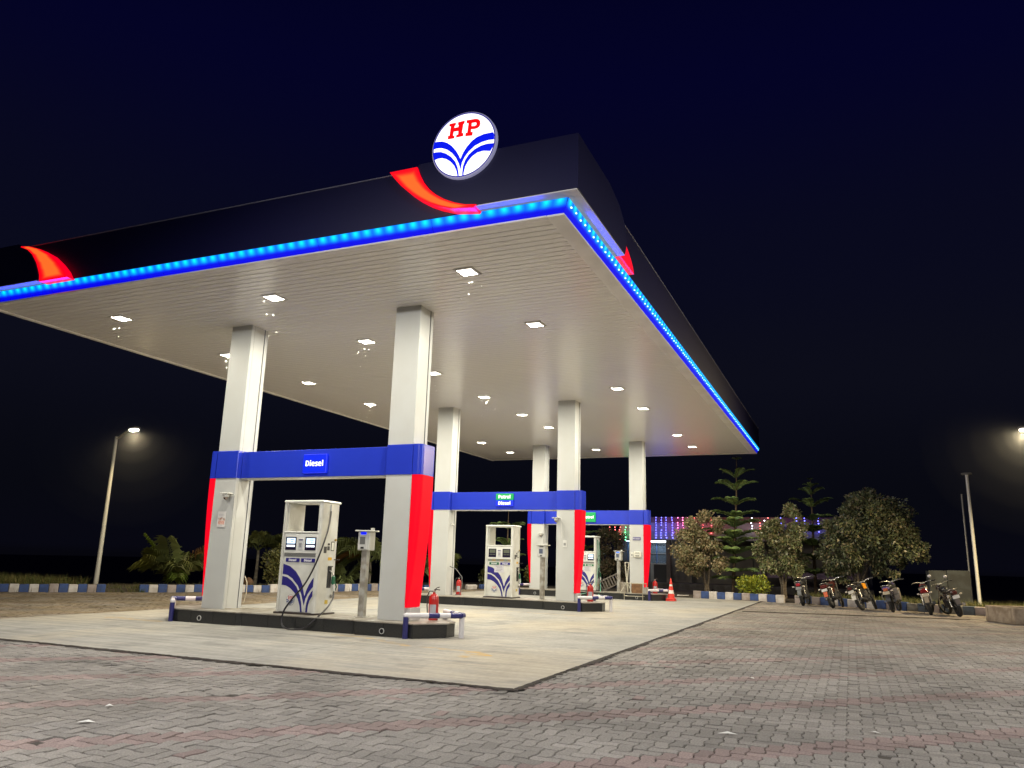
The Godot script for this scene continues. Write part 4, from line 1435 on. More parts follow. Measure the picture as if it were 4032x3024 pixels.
func extinguisher(at: Vector3, label: String, s := 1.0) -> void:
	var t := thing("fire_extinguisher", label, "fire extinguisher", at, 0.3, "fire extinguishers on the pump islands")
	var red := mat(0.42, 0.02, 0.018, 0.3)
	var mb := MB.new()
	mb.lathe([Vector2(0.0, 0), Vector2(0.086 * s, 0), Vector2(0.09 * s, 0.015), Vector2(0.09 * s, 0.36), Vector2(0.08 * s, 0.41), Vector2(0.05 * s, 0.445), Vector2(0.026 * s, 0.455), Vector2(0.026 * s, 0.48), Vector2(0, 0.48)], 18)
	part(t, "cylinder", mb, red)
	mb = MB.new()
	for k in 8:                                      # printed label wraps the front
		var a0 := -0.7 + 1.4 * k / 8.0
		var a1 := -0.7 + 1.4 * (k + 1) / 8.0
		var rr := 0.0912 * s
		mb.quad(Vector3(rr * sin(a0), 0.1, rr * cos(a0)), Vector3(rr * sin(a1), 0.1, rr * cos(a1)), Vector3(rr * sin(a1), 0.27, rr * cos(a1)), Vector3(rr * sin(a0), 0.27, rr * cos(a0)))
	part(t, "print_label", mb, mat(0.35, 0.38, 0.42, 0.5))
	var blk := mat(0.03, 0.03, 0.03, 0.5)
	bpart(t, "valve", Vector3(0, 0.495, 0), Vector3(0.04, 0.04, 0.04), mat(0.4, 0.38, 0.34, 0.4, 0.6), 0.006)
	tpart(t, "handle", [Vector3(0.0, 0.51, 0), Vector3(0.05, 0.53, 0.02), Vector3(0.11, 0.525, 0.04)], 0.009, blk)
	tpart(t, "handle", [Vector3(0.0, 0.52, 0), Vector3(0.05, 0.56, 0.02), Vector3(0.10, 0.575, 0.04)], 0.008, blk)
	tpart(t, "hose", [Vector3(-0.02, 0.5, 0), Vector3(-0.08, 0.5, 0.02), Vector3(-0.115, 0.42, 0.03), Vector3(-0.115, 0.25, 0.03), Vector3(-0.1, 0.12, 0.04)], 0.011, blk)


func camera_unit(at: Vector3, label: String, facing: float) -> void:
	var t := thing("security_camera", label, "security camera", at, facing, "security cameras on the columns")
	var w := mat(0.62, 0.62, 0.58, 0.35)
	bpart(t, "wall_plate", Vector3(0, 0.05, 0.008), Vector3(0.11, 0.09, 0.016), w, 0.004)
	bpart(t, "hood", Vector3(0, 0.07, 0.09), Vector3(0.2, 0.024, 0.17), w, 0.008)
	var mb := MB.new()
	mb.lathe([Vector2(0.052, 0.0), Vector2(0.062, 0.03), Vector2(0.06, 0.058)], 16, Transform3D(Basis(), Vector3(0, 0, 0.09)))
	part(t, "collar", mb, w)
	mb = MB.new()
	mb.ball(Vector3(0, -0.012, 0.095), Vector3(0.046, 0.046, 0.046), 14, 8)
	part(t, "dome", mb, mat(0.28, 0.22, 0.18, 0.15))
	mb = MB.new()
	mb.ball(Vector3(0.0, -0.03, 0.128), Vector3(0.02, 0.02, 0.02), 10, 6)
	part(t, "lens", mb, mat(0.01, 0.01, 0.012, 0.1))
	tpart(t, "cable", [Vector3(0.06, 0.07, 0.02), Vector3(0.12, 0.07, 0.012), Vector3(0.145, 0.04, 0.009), Vector3(0.147, -0.5, 0.008)], 0.006, w, 6)


func build_small_things() -> void:
	extinguisher(V(-6.96, 0.256, 12.74), "red fire extinguisher behind the crash rail, on the nearest island's right end")
	extinguisher(V(-6.88, 0.256, 21.85), "red fire extinguisher at the right end of the middle island, below the red lit panel")
	extinguisher(V(-6.9, 0.256, 30.1), "red fire extinguisher on the farthest island, beside its right column")
	extinguisher(V(-11.1, 0.256, 21.86), "pinkish red extinguisher half hidden behind the middle island's left column", 0.9)
	camera_unit(V(-11.42, 2.42, 12.137), "small dome camera on the nearest left column, above the paper poster", 0.0)
	camera_unit(V(-7.70, 2.50, 21.367), "small dome camera on the middle island's right column, above the plain white plate", -0.5)
	camera_unit(V(-11.40, 2.36, 29.617), "small yellowish dome camera on the farthest island's left column", 0.0)
	var ring := thing("security_camera", "tiny dome camera on the inner side of the middle island's left column", "security camera", V(-11.29, 2.36, 21.6), PI / 2, "security cameras on the columns")
	bpart(ring, "wall_plate", Vector3(0, 0.02, 0.01), Vector3(0.09, 0.07, 0.02), mat(0.62, 0.62, 0.58, 0.35), 0.005)
	var mb := MB.new()
	mb.ball(Vector3(0, 0.0, 0.04), Vector3(0.04, 0.04, 0.04), 12, 8)
	part(ring, "dome", mb, mat(0.55, 0.54, 0.5, 0.3))
	# poster on the nearest left column
	var t := thing("paper_poster", "small white poster with coloured pictures taped to the nearest left column", "poster", V(-11.565, 1.83, 12.145))
	var im := Image.create(72, 104, false, Image.FORMAT_RGB8)
	im.fill(Color(0.84, 0.83, 0.82))
	for k in 26:
		var c: Color = [Color(0.55, 0.42, 0.35), Color(0.8, 0.62, 0.4), Color(0.45, 0.38, 0.4), Color(0.75, 0.55, 0.5)][rng.randi() % 4]
		im.fill_rect(Rect2i(8 + rng.randi() % 52, 36 + rng.randi() % 18, 4 + rng.randi() % 6, 3 + rng.randi() % 6), c)
	im.fill_rect(Rect2i(8, 60, 56, 26), Color(0.86, 0.68, 0.63))
	for k in 18:
		im.fill_rect(Rect2i(9 + rng.randi() % 46, 61 + rng.randi() % 21, 3 + rng.randi() % 8, 2 + rng.randi() % 3), [Color(0.78, 0.5, 0.45), Color(0.9, 0.8, 0.76), Color(0.7, 0.45, 0.42)][rng.randi() % 3])
	for k in 3:
		im.fill_rect(Rect2i(8, 18 + 4 * k, 50, 1), Color(0.6, 0.6, 0.62))
		im.fill_rect(Rect2i(8, 90 + 4 * k, 40, 1), Color(0.6, 0.58, 0.6))
	var pm := StandardMaterial3D.new()
	pm.albedo_texture = ImageTexture.create_from_image(im)
	pm.roughness = 0.4
	mb = MB.new()
	mb.quad(Vector3(-0.105, 0, 0.004), Vector3(0.105, 0, 0.004), Vector3(0.105, 0.31, 0.004), Vector3(-0.105, 0.31, 0.004))
	part(t, "print", mb, pm)
	bpart(t, "backing", Vector3(0, 0.155, 0.0015), Vector3(0.214, 0.314, 0.003), mat(0.6, 0.6, 0.58, 0.5))
	# plates on the other columns
	t = thing("plain_plate", "small white plate with grey centre on the middle island's right column", "plate", V(-7.50, 1.74, 21.372))
	bpart(t, "plate", Vector3(0, 0.1, 0), Vector3(0.12, 0.2, 0.008), mat(0.62, 0.62, 0.6, 0.5), 0.003)
	bpart(t, "centre", Vector3(0, 0.09, 0.005), Vector3(0.07, 0.07, 0.003), mat(0.25, 0.26, 0.26, 0.6))
	t = thing("plain_plate", "small white plate with grey centre at the left edge of the farthest right column", "plate", V(-7.67, 1.57, 29.622))
	bpart(t, "plate", Vector3(0, 0.1, 0), Vector3(0.10, 0.2, 0.008), mat(0.62, 0.62, 0.57, 0.5), 0.003)
	bpart(t, "centre", Vector3(0, 0.09, 0.005), Vector3(0.055, 0.07, 0.003), mat(0.28, 0.28, 0.26, 0.6))
	t = thing("towel_dispenser", "cream wall box with two grey slots on the farthest right column", "wall box", V(-7.44, 1.57, 29.62))
	bpart(t, "case", Vector3(0, 0.11, 0.04), Vector3(0.29, 0.22, 0.08), mat(0.62, 0.61, 0.54, 0.4), 0.025)
	bpart(t, "slot", Vector3(-0.0, 0.17, 0.081), Vector3(0.16, 0.03, 0.004), mat(0.2, 0.2, 0.18, 0.6), 0.001)
	bpart(t, "slot", Vector3(-0.0, 0.065, 0.081), Vector3(0.15, 0.05, 0.004), mat(0.2, 0.2, 0.18, 0.6), 0.001)
	t = thing("small_sign", "little purple sign plate high on the farthest right column", "sign", V(-7.475, 2.22, 29.622))
	bpart(t, "plate", Vector3(0, 0.06, 0), Vector3(0.31, 0.12, 0.008), mat(0.12, 0.11, 0.24, 0.5), 0.002)
	bpart(t, "print_line", Vector3(0.03, 0.07, 0.005), Vector3(0.18, 0.018, 0.002), mat(0.42, 0.42, 0.5, 0.6))
	bpart(t, "print_line", Vector3(0.03, 0.04, 0.005), Vector3(0.16, 0.014, 0.002), mat(0.42, 0.42, 0.5, 0.6))
	bpart(t, "print_line", Vector3(-0.11, 0.06, 0.005), Vector3(0.04, 0.06, 0.002), mat(0.45, 0.45, 0.5, 0.6))
	# metal stand, bucket, brooms, board
	var steel := mat(0.34, 0.31, 0.24, 0.45, 0.3)
	t = thing("metal_stand", "low open tubular metal stand in front of the farthest right column", "stand", V(-7.45, 0, 29.25))
	for q in [[-0.37, 0.22], [0.33, 0.22], [-0.33, -0.2], [0.37, -0.2]]:
		tpart(t, "leg", [Vector3(q[0], 0.0, q[1]), Vector3(q[0], 0.62, q[1])], 0.014, steel, 6)
	for y in [0.62, 0.16]:
		for q in [[-0.37, 0.22, 0.33, 0.22], [-0.33, -0.2, 0.37, -0.2], [-0.37, 0.22, -0.33, -0.2], [0.33, 0.22, 0.37, -0.2]]:
			tpart(t, "bar", [Vector3(q[0], y, q[1]), Vector3(q[2], y, q[3])], 0.013, steel, 6)
	t = thing("wooden_board", "brown wooden board leaning against the farthest right column inside the stand", "board", V(-7.48, 0.256, 29.56))
	mb = MB.new()
	mb.box(Vector3(0, 0.18, 0), Vector3(0.42, 0.36, 0.02), 0.004, Transform3D(Basis(Vector3.RIGHT, -0.1), Vector3.ZERO))
	part(t, "panel", mb, textured(0.20, 0.10, 0.04, 0.7, tex_dirt, 2.0))
	t = thing("metal_bucket", "dented tin bucket beside the post terminal on the farthest island", "bucket", V(-8.05, 0.256, 29.95))
	mb = MB.new()
	mb.lathe([Vector2(0, 0), Vector2(0.14, 0), Vector2(0.17, 0.34), Vector2(0.165, 0.37), Vector2(0.158, 0.37), Vector2(0.15, 0.3)], 18)
	part(t, "body", mb, textured(0.32, 0.29, 0.25, 0.4, tex_dirt, 3.0))
	tpart(t, "handle", [Vector3(-0.165, 0.36, 0), Vector3(-0.1, 0.26, 0.14), Vector3(0.1, 0.26, 0.14), Vector3(0.165, 0.36, 0)], 0.006, steel, 6)
	t = thing("folded_tripod", "tall pale folded tripod stand leaning left of the farthest right column", "stand", V(-7.86, 0.256, 29.6))
	var pale := mat(0.52, 0.49, 0.40, 0.5)
	tpart(t, "leg", [Vector3(0.03, 0.02, 0), Vector3(-0.07, 1.12, 0.03)], 0.02, pale, 6)
	tpart(t, "leg", [Vector3(0.0, 0.3, 0.02), Vector3(0.07, 1.12, -0.03)], 0.017, pale, 6)
	tpart(t, "brace", [Vector3(0.0, 0.4, 0), Vector3(-0.24, 0.0, 0.1)], 0.012, pale, 6)
	tpart(t, "brace", [Vector3(0.02, 0.4, 0), Vector3(0.2, 0.0, 0.1)], 0.012, pale, 6)
	tpart(t, "bar", [Vector3(-0.08, 1.12, 0.03), Vector3(0.08, 1.12, -0.03)], 0.012, pale, 6)
	# fallen rack
	t = thing("metal_rack", "tilted grey slatted metal rack lying behind the farthest post terminal", "rack", V(-8.95, 0.256, 30.25), 0.35)
	var gm := textured(0.16, 0.14, 0.12, 0.6, tex_dirt, 2.0)
	var tilt := Transform3D(Basis(Vector3(0, 0, 1), 0.45), Vector3(0, 0.02, 0))
	for z in [-0.15, 0.15]:
		for y in [0.0, 0.36]:
			mb = MB.new()
			mb.box(Vector3(0.4, y + 0.02, z), Vector3(0.85, 0.035, 0.03), 0.004, tilt)
			part(t, "rail", mb, gm)
	for k in 7:
		mb = MB.new()
		mb.box(Vector3(0.06 + k * 0.115, 0.19, 0.15), Vector3(0.05, 0.33, 0.02), 0.003, tilt)
		part(t, "slat", mb, gm)
	mb = MB.new()
	mb.box(Vector3(-0.03, 0.19, 0), Vector3(0.03, 0.4, 0.33), 0.004, tilt)
	part(t, "end_panel", mb, gm)
	# traffic cone
	t = thing("traffic_cone", "orange-red traffic cone with white bands near the kerb stones", "traffic cone", V(-6.22, 0.016, 29.75))
	t.scale = Vector3.ONE * 0.9
	var orange := mat(0.62, 0.035, 0.022, 0.45)
	var refl := mat(0.72, 0.66, 0.62, 0.4)
	bpart(t, "base", Vector3(0, 0.03, 0), Vector3(0.38, 0.06, 0.38), orange, 0.02)
	bpart(t, "base", Vector3(0, 0.085, 0), Vector3(0.36, 0.05, 0.36), orange, 0.02)
	for q in [[0.11, 0.15, 0.30, 0.122, 0], [0.30, 0.122, 0.44, 0.098, 1], [0.44, 0.098, 0.60, 0.071, 0], [0.60, 0.071, 0.67, 0.06, 1], [0.67, 0.06, 0.90, 0.022, 0]]:
		mb = MB.new()
		mb.lathe([Vector2(q[1], q[0]), Vector2(q[3], q[2] - 0.001)], 20)
		part(t, "band" if q[4] else "cone", mb, refl if q[4] else orange)
	mb = MB.new()
	mb.ball(Vector3(0, 0.90, 0), Vector3(0.024, 0.02, 0.024), 10, 5)
	part(t, "tip", mb, orange)
	# cables
	t = thing("loose_cable", "thin bent black cable rising from the middle island beside its left column", "cable", V(-10.95, 0.256, 21.65))
	tpart(t, "wire", [Vector3(-0.35, 0.85, 0.05), Vector3(-0.15, 0.78, 0.03), Vector3(0.05, 0.55, 0.0), Vector3(0.07, 0.3, 0), Vector3(0.0, 0.02, 0.02), Vector3(-0.12, 0.015, 0.08)], 0.014, mat(0.1, 0.1, 0.1, 0.5), 6)
	t = thing("loose_cable", "pale cable lying on the nearest island at the foot of its left column", "cable", V(-11.2, 0.258, 12.2))
	tpart(t, "wire", [Vector3(-0.1, 0.01, -0.02), Vector3(0.1, 0.012, -0.06), Vector3(0.35, 0.03, -0.1), Vector3(0.62, 0.035, -0.15)], 0.010, mat(0.5, 0.45, 0.36, 0.5), 6)
	t = thing("loose_cable", "pale hanging wire loop on the back of the nearest left column", "cable", V(-11.25, 0.256, 12.68))
	tpart(t, "wire", [Vector3(-0.05, 0.62, 0), Vector3(0.02, 0.5, 0), Vector3(0.03, 0.3, 0), Vector3(-0.02, 0.1, 0)], 0.010, mat(0.5, 0.42, 0.3, 0.5), 6)
	# concrete tank at the right
	t = thing("concrete_trough", "low rough concrete trough with open top at the right edge", "trough", V(3.83, 0, 25.95), 0.35)
	var conc := textured(0.33, 0.27, 0.20, 0.9, tex_dirt, 0.9, bump_fine, 1.0)
	bpart(t, "wall", Vector3(0.9, 0.225, 0.55), Vector3(1.9, 0.45, 0.14), conc, 0.02)
	bpart(t, "wall", Vector3(0.9, 0.225, -0.75), Vector3(1.9, 0.45, 0.14), conc, 0.02)
	bpart(t, "wall", Vector3(0.02, 0.224, -0.1), Vector3(0.14, 0.448, 1.16), conc, 0.02)
	bpart(t, "wall", Vector3(1.78, 0.224, -0.1), Vector3(0.14, 0.448, 1.16), conc, 0.02)
	bpart(t, "water", Vector3(0.9, 0.40, -0.1), Vector3(1.62, 0.02, 1.15), mat(0.03, 0.035, 0.04, 0.08))
	# dark sheet-metal cabinet behind the motorcycles
	t = thing("metal_cabinet", "tall dark grey sheet metal cabinet behind the two rightmost motorcycles", "cabinet", V(3.3, 0.05, 33.6), 0.1)
	var sheet := textured(0.055, 0.062, 0.06, 0.6, tex_dirt, 0.6)
	bpart(t, "door", Vector3(-0.36, 0.72, 0.2), Vector3(0.58, 1.25, 0.03), sheet, 0.004)
	bpart(t, "door", Vector3(0.33, 0.74, 0.2), Vector3(0.74, 1.25, 0.03), sheet, 0.004)
	bpart(t, "body", Vector3(0.02, 0.66, -0.05), Vector3(1.36, 1.32, 0.48), mat(0.03, 0.033, 0.033, 0.7), 0.006)
	bpart(t, "foot", Vector3(0.02, 0.02, -0.02), Vector3(1.2, 0.14, 0.4), mat(0.08, 0.07, 0.06, 0.9))
	# flag poles
	t = thing("flag_pole", "tall thick white pole with a flat disc on top behind the right kerb", "pole", V(4.25, 0.1, 33.45))
	tpart(t, "pole", [Vector3(0, 0, 0), Vector3(0, 4.85, 0)], [0.06, 0.052], mat(0.80, 0.78, 0.68, 0.5), 12)
	mb = MB.new()
	mb.lathe([Vector2(0, 4.84), Vector2(0.17, 4.85), Vector2(0.19, 4.88), Vector2(0.17, 4.91), Vector2(0, 4.92)], 18)
	part(t, "cap_disc", mb, mat(0.2, 0.2, 0.19, 0.6))
	t = thing("flag_pole", "thin grey pole without cap, left of the thick white pole", "pole", V(4.06, 0.1, 33.8))
	tpart(t, "pole", [Vector3(0, 0, 0), Vector3(0, 4.15, 0)], [0.036, 0.028], mat(0.30, 0.29, 0.26, 0.6), 10)
	# scraps on the paving
	var scraps := [[-5.61, 4.68, 0.07, "white paper scrap on the grey pavers nearest the bottom left corner"], [-6.02, 5.23, 0.035, "tiny white scrap on a red paver band left of the camera"], [-1.01, 6.93, 0.085, "crumpled white paper scrap on the paving right of the slab corner"], [0.1, 7.63, 0.05, "small pale scrap on the paving toward the lower right"], [-1.2, 10.4, 0.05, "small torn white scrap on the paving beyond the red band"]]
	for k in scraps.size():
		var q: Array = scraps[k]
		t = thing("paper_scrap", q[3], "litter", V(q[0], 0.004, q[1]), rng.randf() * 3.0, "litter on the paving")
		mb = MB.new()
		var a := Vector3(-q[2], 0.004, 0)
		var b := Vector3(0, 0.012, 0.03)
		var c := Vector3(q[2], 0.003, 0.012)
		var e := Vector3(0.01, 0.016, -0.03)
		mb.tri(a, b, e)
		mb.tri(e, b, c)
		part(t, "paper", mb, mat(0.6, 0.6, 0.58, 0.8))


# ------------------------------------------------------------------ street lamps
func build_lamps() -> void:
	var pole := mat(0.66, 0.64, 0.55, 0.5)
	var head := mat(0.2, 0.2, 0.2, 0.5)
	# [place, arm, height, energy, aim, label]; the last three stand outside the frame, behind and beside the camera
	var list := [
		[V(-24.95, -0.1, 20.4), Vector3(0.98, 0.30, 0.25), 5.55, 16.0, Vector3(0.45, -1, 0.1), "tall pale street lamp with short arm behind the left kerb, lit"],
		[V(8.0, -0.1, 30.8), Vector3(-2.1, 0.42, 0.8), 5.85, 130.0, Vector3(-0.55, -1, 0.45), "bright street lamp head at the right edge of the photo, its pole outside"],
		[V(-9.6, 0, 0.4), Vector3(1.4, 0.4, -0.9), 6.2, 80.0, Vector3(0.25, -1, -0.5), "street lamp left of the camera, lighting the near paving"],
		[V(4.6, 0, -0.6), Vector3(-1.4, 0.4, -0.9), 6.2, 92.0, Vector3(-0.25, -1, -0.5), "street lamp behind the camera to its right"],
		[V(8.8, 0, 15.0), Vector3(-1.9, 0.4, 0.0), 6.2, 84.0, Vector3(-0.6, -1, 0.0), "street lamp right of the open paving, out of frame"]]
	for i in list.size():
		var q: Array = list[i]
		var t := thing("street_lamp", q[5], "street lamp", q[0], 0.0, "street lamps round the forecourt")
		var arm: Vector3 = q[1]
		var top: float = q[2]
		tpart(t, "pole", [Vector3(0, 0, 0), Vector3(0, top, 0)], [0.085, 0.052], pole, 12)
		tpart(t, "arm", [Vector3(0, top - 0.1, 0), Vector3(0, top - 0.1, 0) + arm * 0.5 + Vector3(0, 0.03, 0), Vector3(0, top - 0.1, 0) + arm], 0.026, pole, 8)
		var c := Vector3(0, top - 0.1, 0) + arm
		var dir := Vector3(arm.x, 0, arm.z).normalized()
		var xf := Transform3D(Basis(dir, Vector3.UP, dir.cross(Vector3.UP)), c + dir * 0.22)
		var mb := MB.new()
		mb.box(Vector3(0, 0.03, 0), Vector3(0.52, 0.09, 0.24), 0.03, xf)
		part(t, "lamp_head", mb, head)
		mb = MB.new()
		mb.box(Vector3(0.03, -0.05, 0), Vector3(0.42, 0.11, 0.21), 0.04, xf)
		part(t, "lamp_lens", mb, glow(1.0, 0.96, 0.84, 6.0))
		var l := SpotLight3D.new()
		l.name = "spot_light"
		l.spot_angle = 78.0
		l.spot_angle_attenuation = 0.6
		l.spot_range = 90.0
		l.spot_attenuation = 2.0
		l.light_size = 0.12
		l.shadow_enabled = true
		l.light_color = Color(1.0, 0.90, 0.70) if i < 2 else Color(1.0, 0.985, 0.965)
		l.light_energy = q[3]
		l.position = xf * Vector3(0.03, -0.12, 0)
		l.basis = Basis.looking_at((q[4] as Vector3).normalized(), Vector3.RIGHT)
		t.add_child(l, true)
		if i < 2:                                    # damp night air glowing round the lamp
			for q2 in [[3.2, 0.0010], [2.4, 0.0016], [1.7, 0.0024], [1.1, 0.005], [0.7, 0.010], [0.42, 0.02]]:
				var fm := FogMaterial.new()
				fm.density = q2[1] * (1.0 if i == 0 else 0.3)
				fm.albedo = Color(0.9, 0.92, 0.95)
				var fv := FogVolume.new()
				fv.name = "lamp_haze"
				fv.shape = RenderingServer.FOG_VOLUME_SHAPE_ELLIPSOID
				fv.size = Vector3(2.0, 1.9, 2.0) * q2[0]
				fv.material = fm
				fv.position = xf * Vector3(0.03, -0.12 - 0.12 * q2[0], 0)
				fv.set_meta("kind", "stuff")
				t.add_child(fv, true)


# ------------------------------------------------------------------ the office behind, with its festive lights
func build_office() -> void:
	var D := 48.0
	var t := thing("office_building", "low white roadside office hung with coloured lights behind the trees", "building", V(-7.0, -0.2, D + 3.0))
	var o := -t.position
	var wall := textured(0.50, 0.48, 0.47, 0.8, tex_blot, 0.3)
	var gray := textured(0.20, 0.17, 0.15, 0.7, tex_blot, 0.5)
	var dark := mat(0.02, 0.02, 0.022, 0.8)
	bpart(t, "rear_block", o + V(-6.0, 2.0, D + 4.6), Vector3(14.2, 4.4, 5.0), wall, 0.02)
	bpart(t, "parapet", o + V(-6.0, 4.02, D - 0.05), Vector3(14.4, 0.34, 0.3), textured(0.30, 0.16, 0.14, 0.7, tex_blot, 0.4), 0.01)
	bpart(t, "parapet_band", o + V(-6.0, 3.57, D), Vector3(14.2, 0.55, 0.3), wall, 0.01)
	bpart(t, "canopy_fascia", o + V(-6.0, 3.04, D - 0.75), Vector3(14.3, 0.5, 0.12), wall, 0.01)
	bpart(t, "porch_roof", o + V(-6.0, 3.1, D + 0.7), Vector3(14.2, 0.3, 2.7), wall, 0.01)
	bpart(t, "floor", o + V(-6.0, 0.08, D + 1.0), Vector3(14.2, 0.4, 3.6), textured(0.16, 0.15, 0.14, 0.8, tex_dirt, 0.5), 0.01)
	for k in 2:
		bpart(t, "step", o + V(-9.2, -0.02 - 0.13 * k, D - 1.0 - 0.3 * k), Vector3(3.6, 0.14, 0.32), textured(0.16, 0.15, 0.14, 0.8, tex_dirt, 0.5), 0.01)
	for x in [-10.02, -13.05, -4.6, 0.6]:
		bpart(t, "pillar", o + V(x, 1.55, D - 0.55), Vector3(0.26, 2.55, 0.26), gray, 0.01)
	# front wall with openings
	bpart(t, "wall", o + V(-12.6, 1.6, D + 1.9), Vector3(1.0, 2.7, 0.2), wall)
	bpart(t, "wall", o + V(-11.3, 0.72, D + 1.9), Vector3(1.6, 0.96, 0.2), wall)
	bpart(t, "wall", o + V(-10.0, 1.6, D + 1.9), Vector3(0.9, 2.7, 0.2), gray)
	bpart(t, "wall", o + V(-7.2, 1.6, D + 1.9), Vector3(3.6, 2.7, 0.2), gray)
	bpart(t, "wall", o + V(-2.2, 1.6, D + 1.9), Vector3(6.2, 2.7, 0.2), gray)
	var frame := mat(0.35, 0.36, 0.38, 0.4, 0.3)
	var room := mat(0.16, 0.18, 0.22, 0.7)
	var glass := StandardMaterial3D.new()
	glass.transparency = BaseMaterial3D.TRANSPARENCY_ALPHA
	glass.albedo_color = Color(0.8, 0.9, 1.0, 0.16)
	glass.roughness = 0.06
	# windows: left of the far column and right of it
	for w in [[-12.6, 1.15, 2.1, 1.2], [-10.75, 1.25, 1.9, 1.28]]:
		var n := bpart(t, "window", o + V(w[0], w[2] + w[3] * 0.5 - 0.55, D + 0.5), Vector3(w[1], 0.05, 0.06), frame)
		bpart(n, "frame", o + V(w[0], w[2] + w[3] - 0.55, D + 0.5), Vector3(w[1] + 0.06, 0.05, 0.07), frame)
		bpart(n, "frame", o + V(w[0] - w[1] * 0.5, w[2] + w[3] * 0.5 - 0.55, D + 0.5), Vector3(0.05, w[3], 0.07), frame)
		bpart(n, "frame", o + V(w[0] + w[1] * 0.5, w[2] + w[3] * 0.5 - 0.55, D + 0.5), Vector3(0.05, w[3], 0.07), frame)
		bpart(n, "frame", o + V(w[0] - w[1] * 0.18, w[2] + w[3] * 0.5 - 0.55, D + 0.5), Vector3(0.05, w[3], 0.07), mat(0.1, 0.2, 0.5, 0.5))
		bpart(n, "pane", o + V(w[0], w[2] + w[3] * 0.5 - 0.55, D + 0.505), Vector3(w[1], w[3], 0.008), glass)
		bpart(n, "sill_panel", o + V(w[0], 0.85, D + 0.5), Vector3(w[1], 1.1, 0.06), wall)
	bpart(t, "inner_wall", o + V(-11.4, 1.6, D + 1.7), Vector3(4.2, 2.6, 0.1), room)
	var tu := bpart(t, "tube_light", o + V(-10.75, 2.72, D + 0.36), Vector3(1.15, 0.11, 0.07), glow(0.86, 0.93, 1.0, 3.0), 0.02)
	area_light(t, o + V(-10.75, 2.64, D + 0.2), Vector3(0, -1, 0.5), Vector2(1.1, 0.08), Color(0.86, 0.93, 1.0), 0.9)
	bpart(t, "tube_light", o + V(-12.5, 2.72, D + 0.36), Vector3(0.8, 0.06, 0.07), glow(0.8, 0.95, 1.0, 2.0), 0.02)
	area_light(t, o + V(-12.5, 2.66, D + 0.5), Vector3(0, -1, -0.3), Vector2(0.8, 0.08), Color(0.7, 0.95, 1.0), 0.35)
	var door := bpart(t, "door", o + V(-9.45, 1.32, D + 0.5), Vector3(0.62, 2.05, 0.06), textured(0.17, 0.14, 0.13, 0.6, tex_blot, 0.6), 0.01)
	bpart(door, "door_panel", o + V(-9.45, 0.82, D + 0.46), Vector3(0.46, 0.85, 0.02), mat(0.12, 0.10, 0.095, 0.6), 0.005)
	bpart(door, "door_pane", o + V(-9.42, 1.82, D + 0.465), Vector3(0.34, 0.85, 0.015), mat(0.11, 0.11, 0.12, 0.15))
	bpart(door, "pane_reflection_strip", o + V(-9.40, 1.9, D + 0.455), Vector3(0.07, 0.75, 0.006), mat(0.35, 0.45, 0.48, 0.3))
	bpart(t, "wall", o + V(-9.0, 1.55, D + 0.55), Vector3(0.28, 2.5, 0.1), gray)
	bpart(t, "wall", o + V(-9.95, 1.55, D + 0.55), Vector3(0.36, 2.5, 0.1), gray)
	bpart(t, "counter", o + V(-10.55, 0.80, D + 0.1), Vector3(0.95, 1.05, 0.5), mat(0.06, 0.058, 0.06, 0.7), 0.01)
	bpart(t, "counter_top", o + V(-10.55, 1.34, D + 0.1), Vector3(1.0, 0.04, 0.55), mat(0.4, 0.4, 0.42, 0.4), 0.01)
	# lower plinth wall seen between the trees
	bpart(t, "plinth_wall", o + V(-2.2, 0.95, D - 0.2), Vector3(5.5, 0.36, 0.2), textured(0.42, 0.30, 0.40, 0.8, tex_blot, 0.4))
	# strings of bulbs
	var reds := [1.0, 0.02, 0.01]
	var greens := [0.0, 0.75, 0.2]
	var blues := [0.02, 0.02, 1.0]
	var pinks := [1.0, 0.05, 0.35]
	var z := 47.15
	var list := [[-13.6, reds, 9, 0.0, "red"], [-13.25, reds, 11, 0.3, "red"], [-12.95, reds, 12, 0.6, "red"], [-12.6, greens, 12, 0.0, "green"], [-12.31, greens, 11, 0.4, "green"],
		[-11.85, blues, 12, 0.1, "blue"], [-11.4, blues, 12, 0.1, "blue"], [-10.68, blues, 11, 0.0, "blue"], [-10.38, blues, 11, 0.2, "blue"], [-10.10, blues, 11, 0.1, "blue"], [-9.71, blues, 11, 0.3, "blue"],
		[-9.39, pinks, 9, 0.5, "pink"], [-9.06, pinks, 7, 0.2, "pink"], [-8.78, pinks, 5, 0.1, "pink"], [-8.4, reds, 8, 0.4, "red"], [-7.9, reds, 9, 0.1, "red"], [-7.4, reds, 9, 0.3, "red"],
		[-5.1, [0.8, 0.85, 1.0], 7, 0.6, "white"], [-4.65, reds, 8, 0.2, "red"], [-4.4, [0.8, 0.85, 1.0], 7, 0.3, "white"], [-4.2, reds, 8, 0.5, "red"], [-3.5, blues, 8, 0.4, "blue"], [-2.64, blues, 4, 0.2, "blue"], [-2.2, blues, 8, 0.5, "blue"], [-1.5, blues, 8, 0.1, "blue"]]
	var seen := {}
	var nth := ["first", "second", "third", "fourth", "fifth", "sixth", "seventh", "eighth", "ninth", "tenth", "eleventh", "twelfth"]
	var wire := mat(0.02, 0.02, 0.02, 0.8)
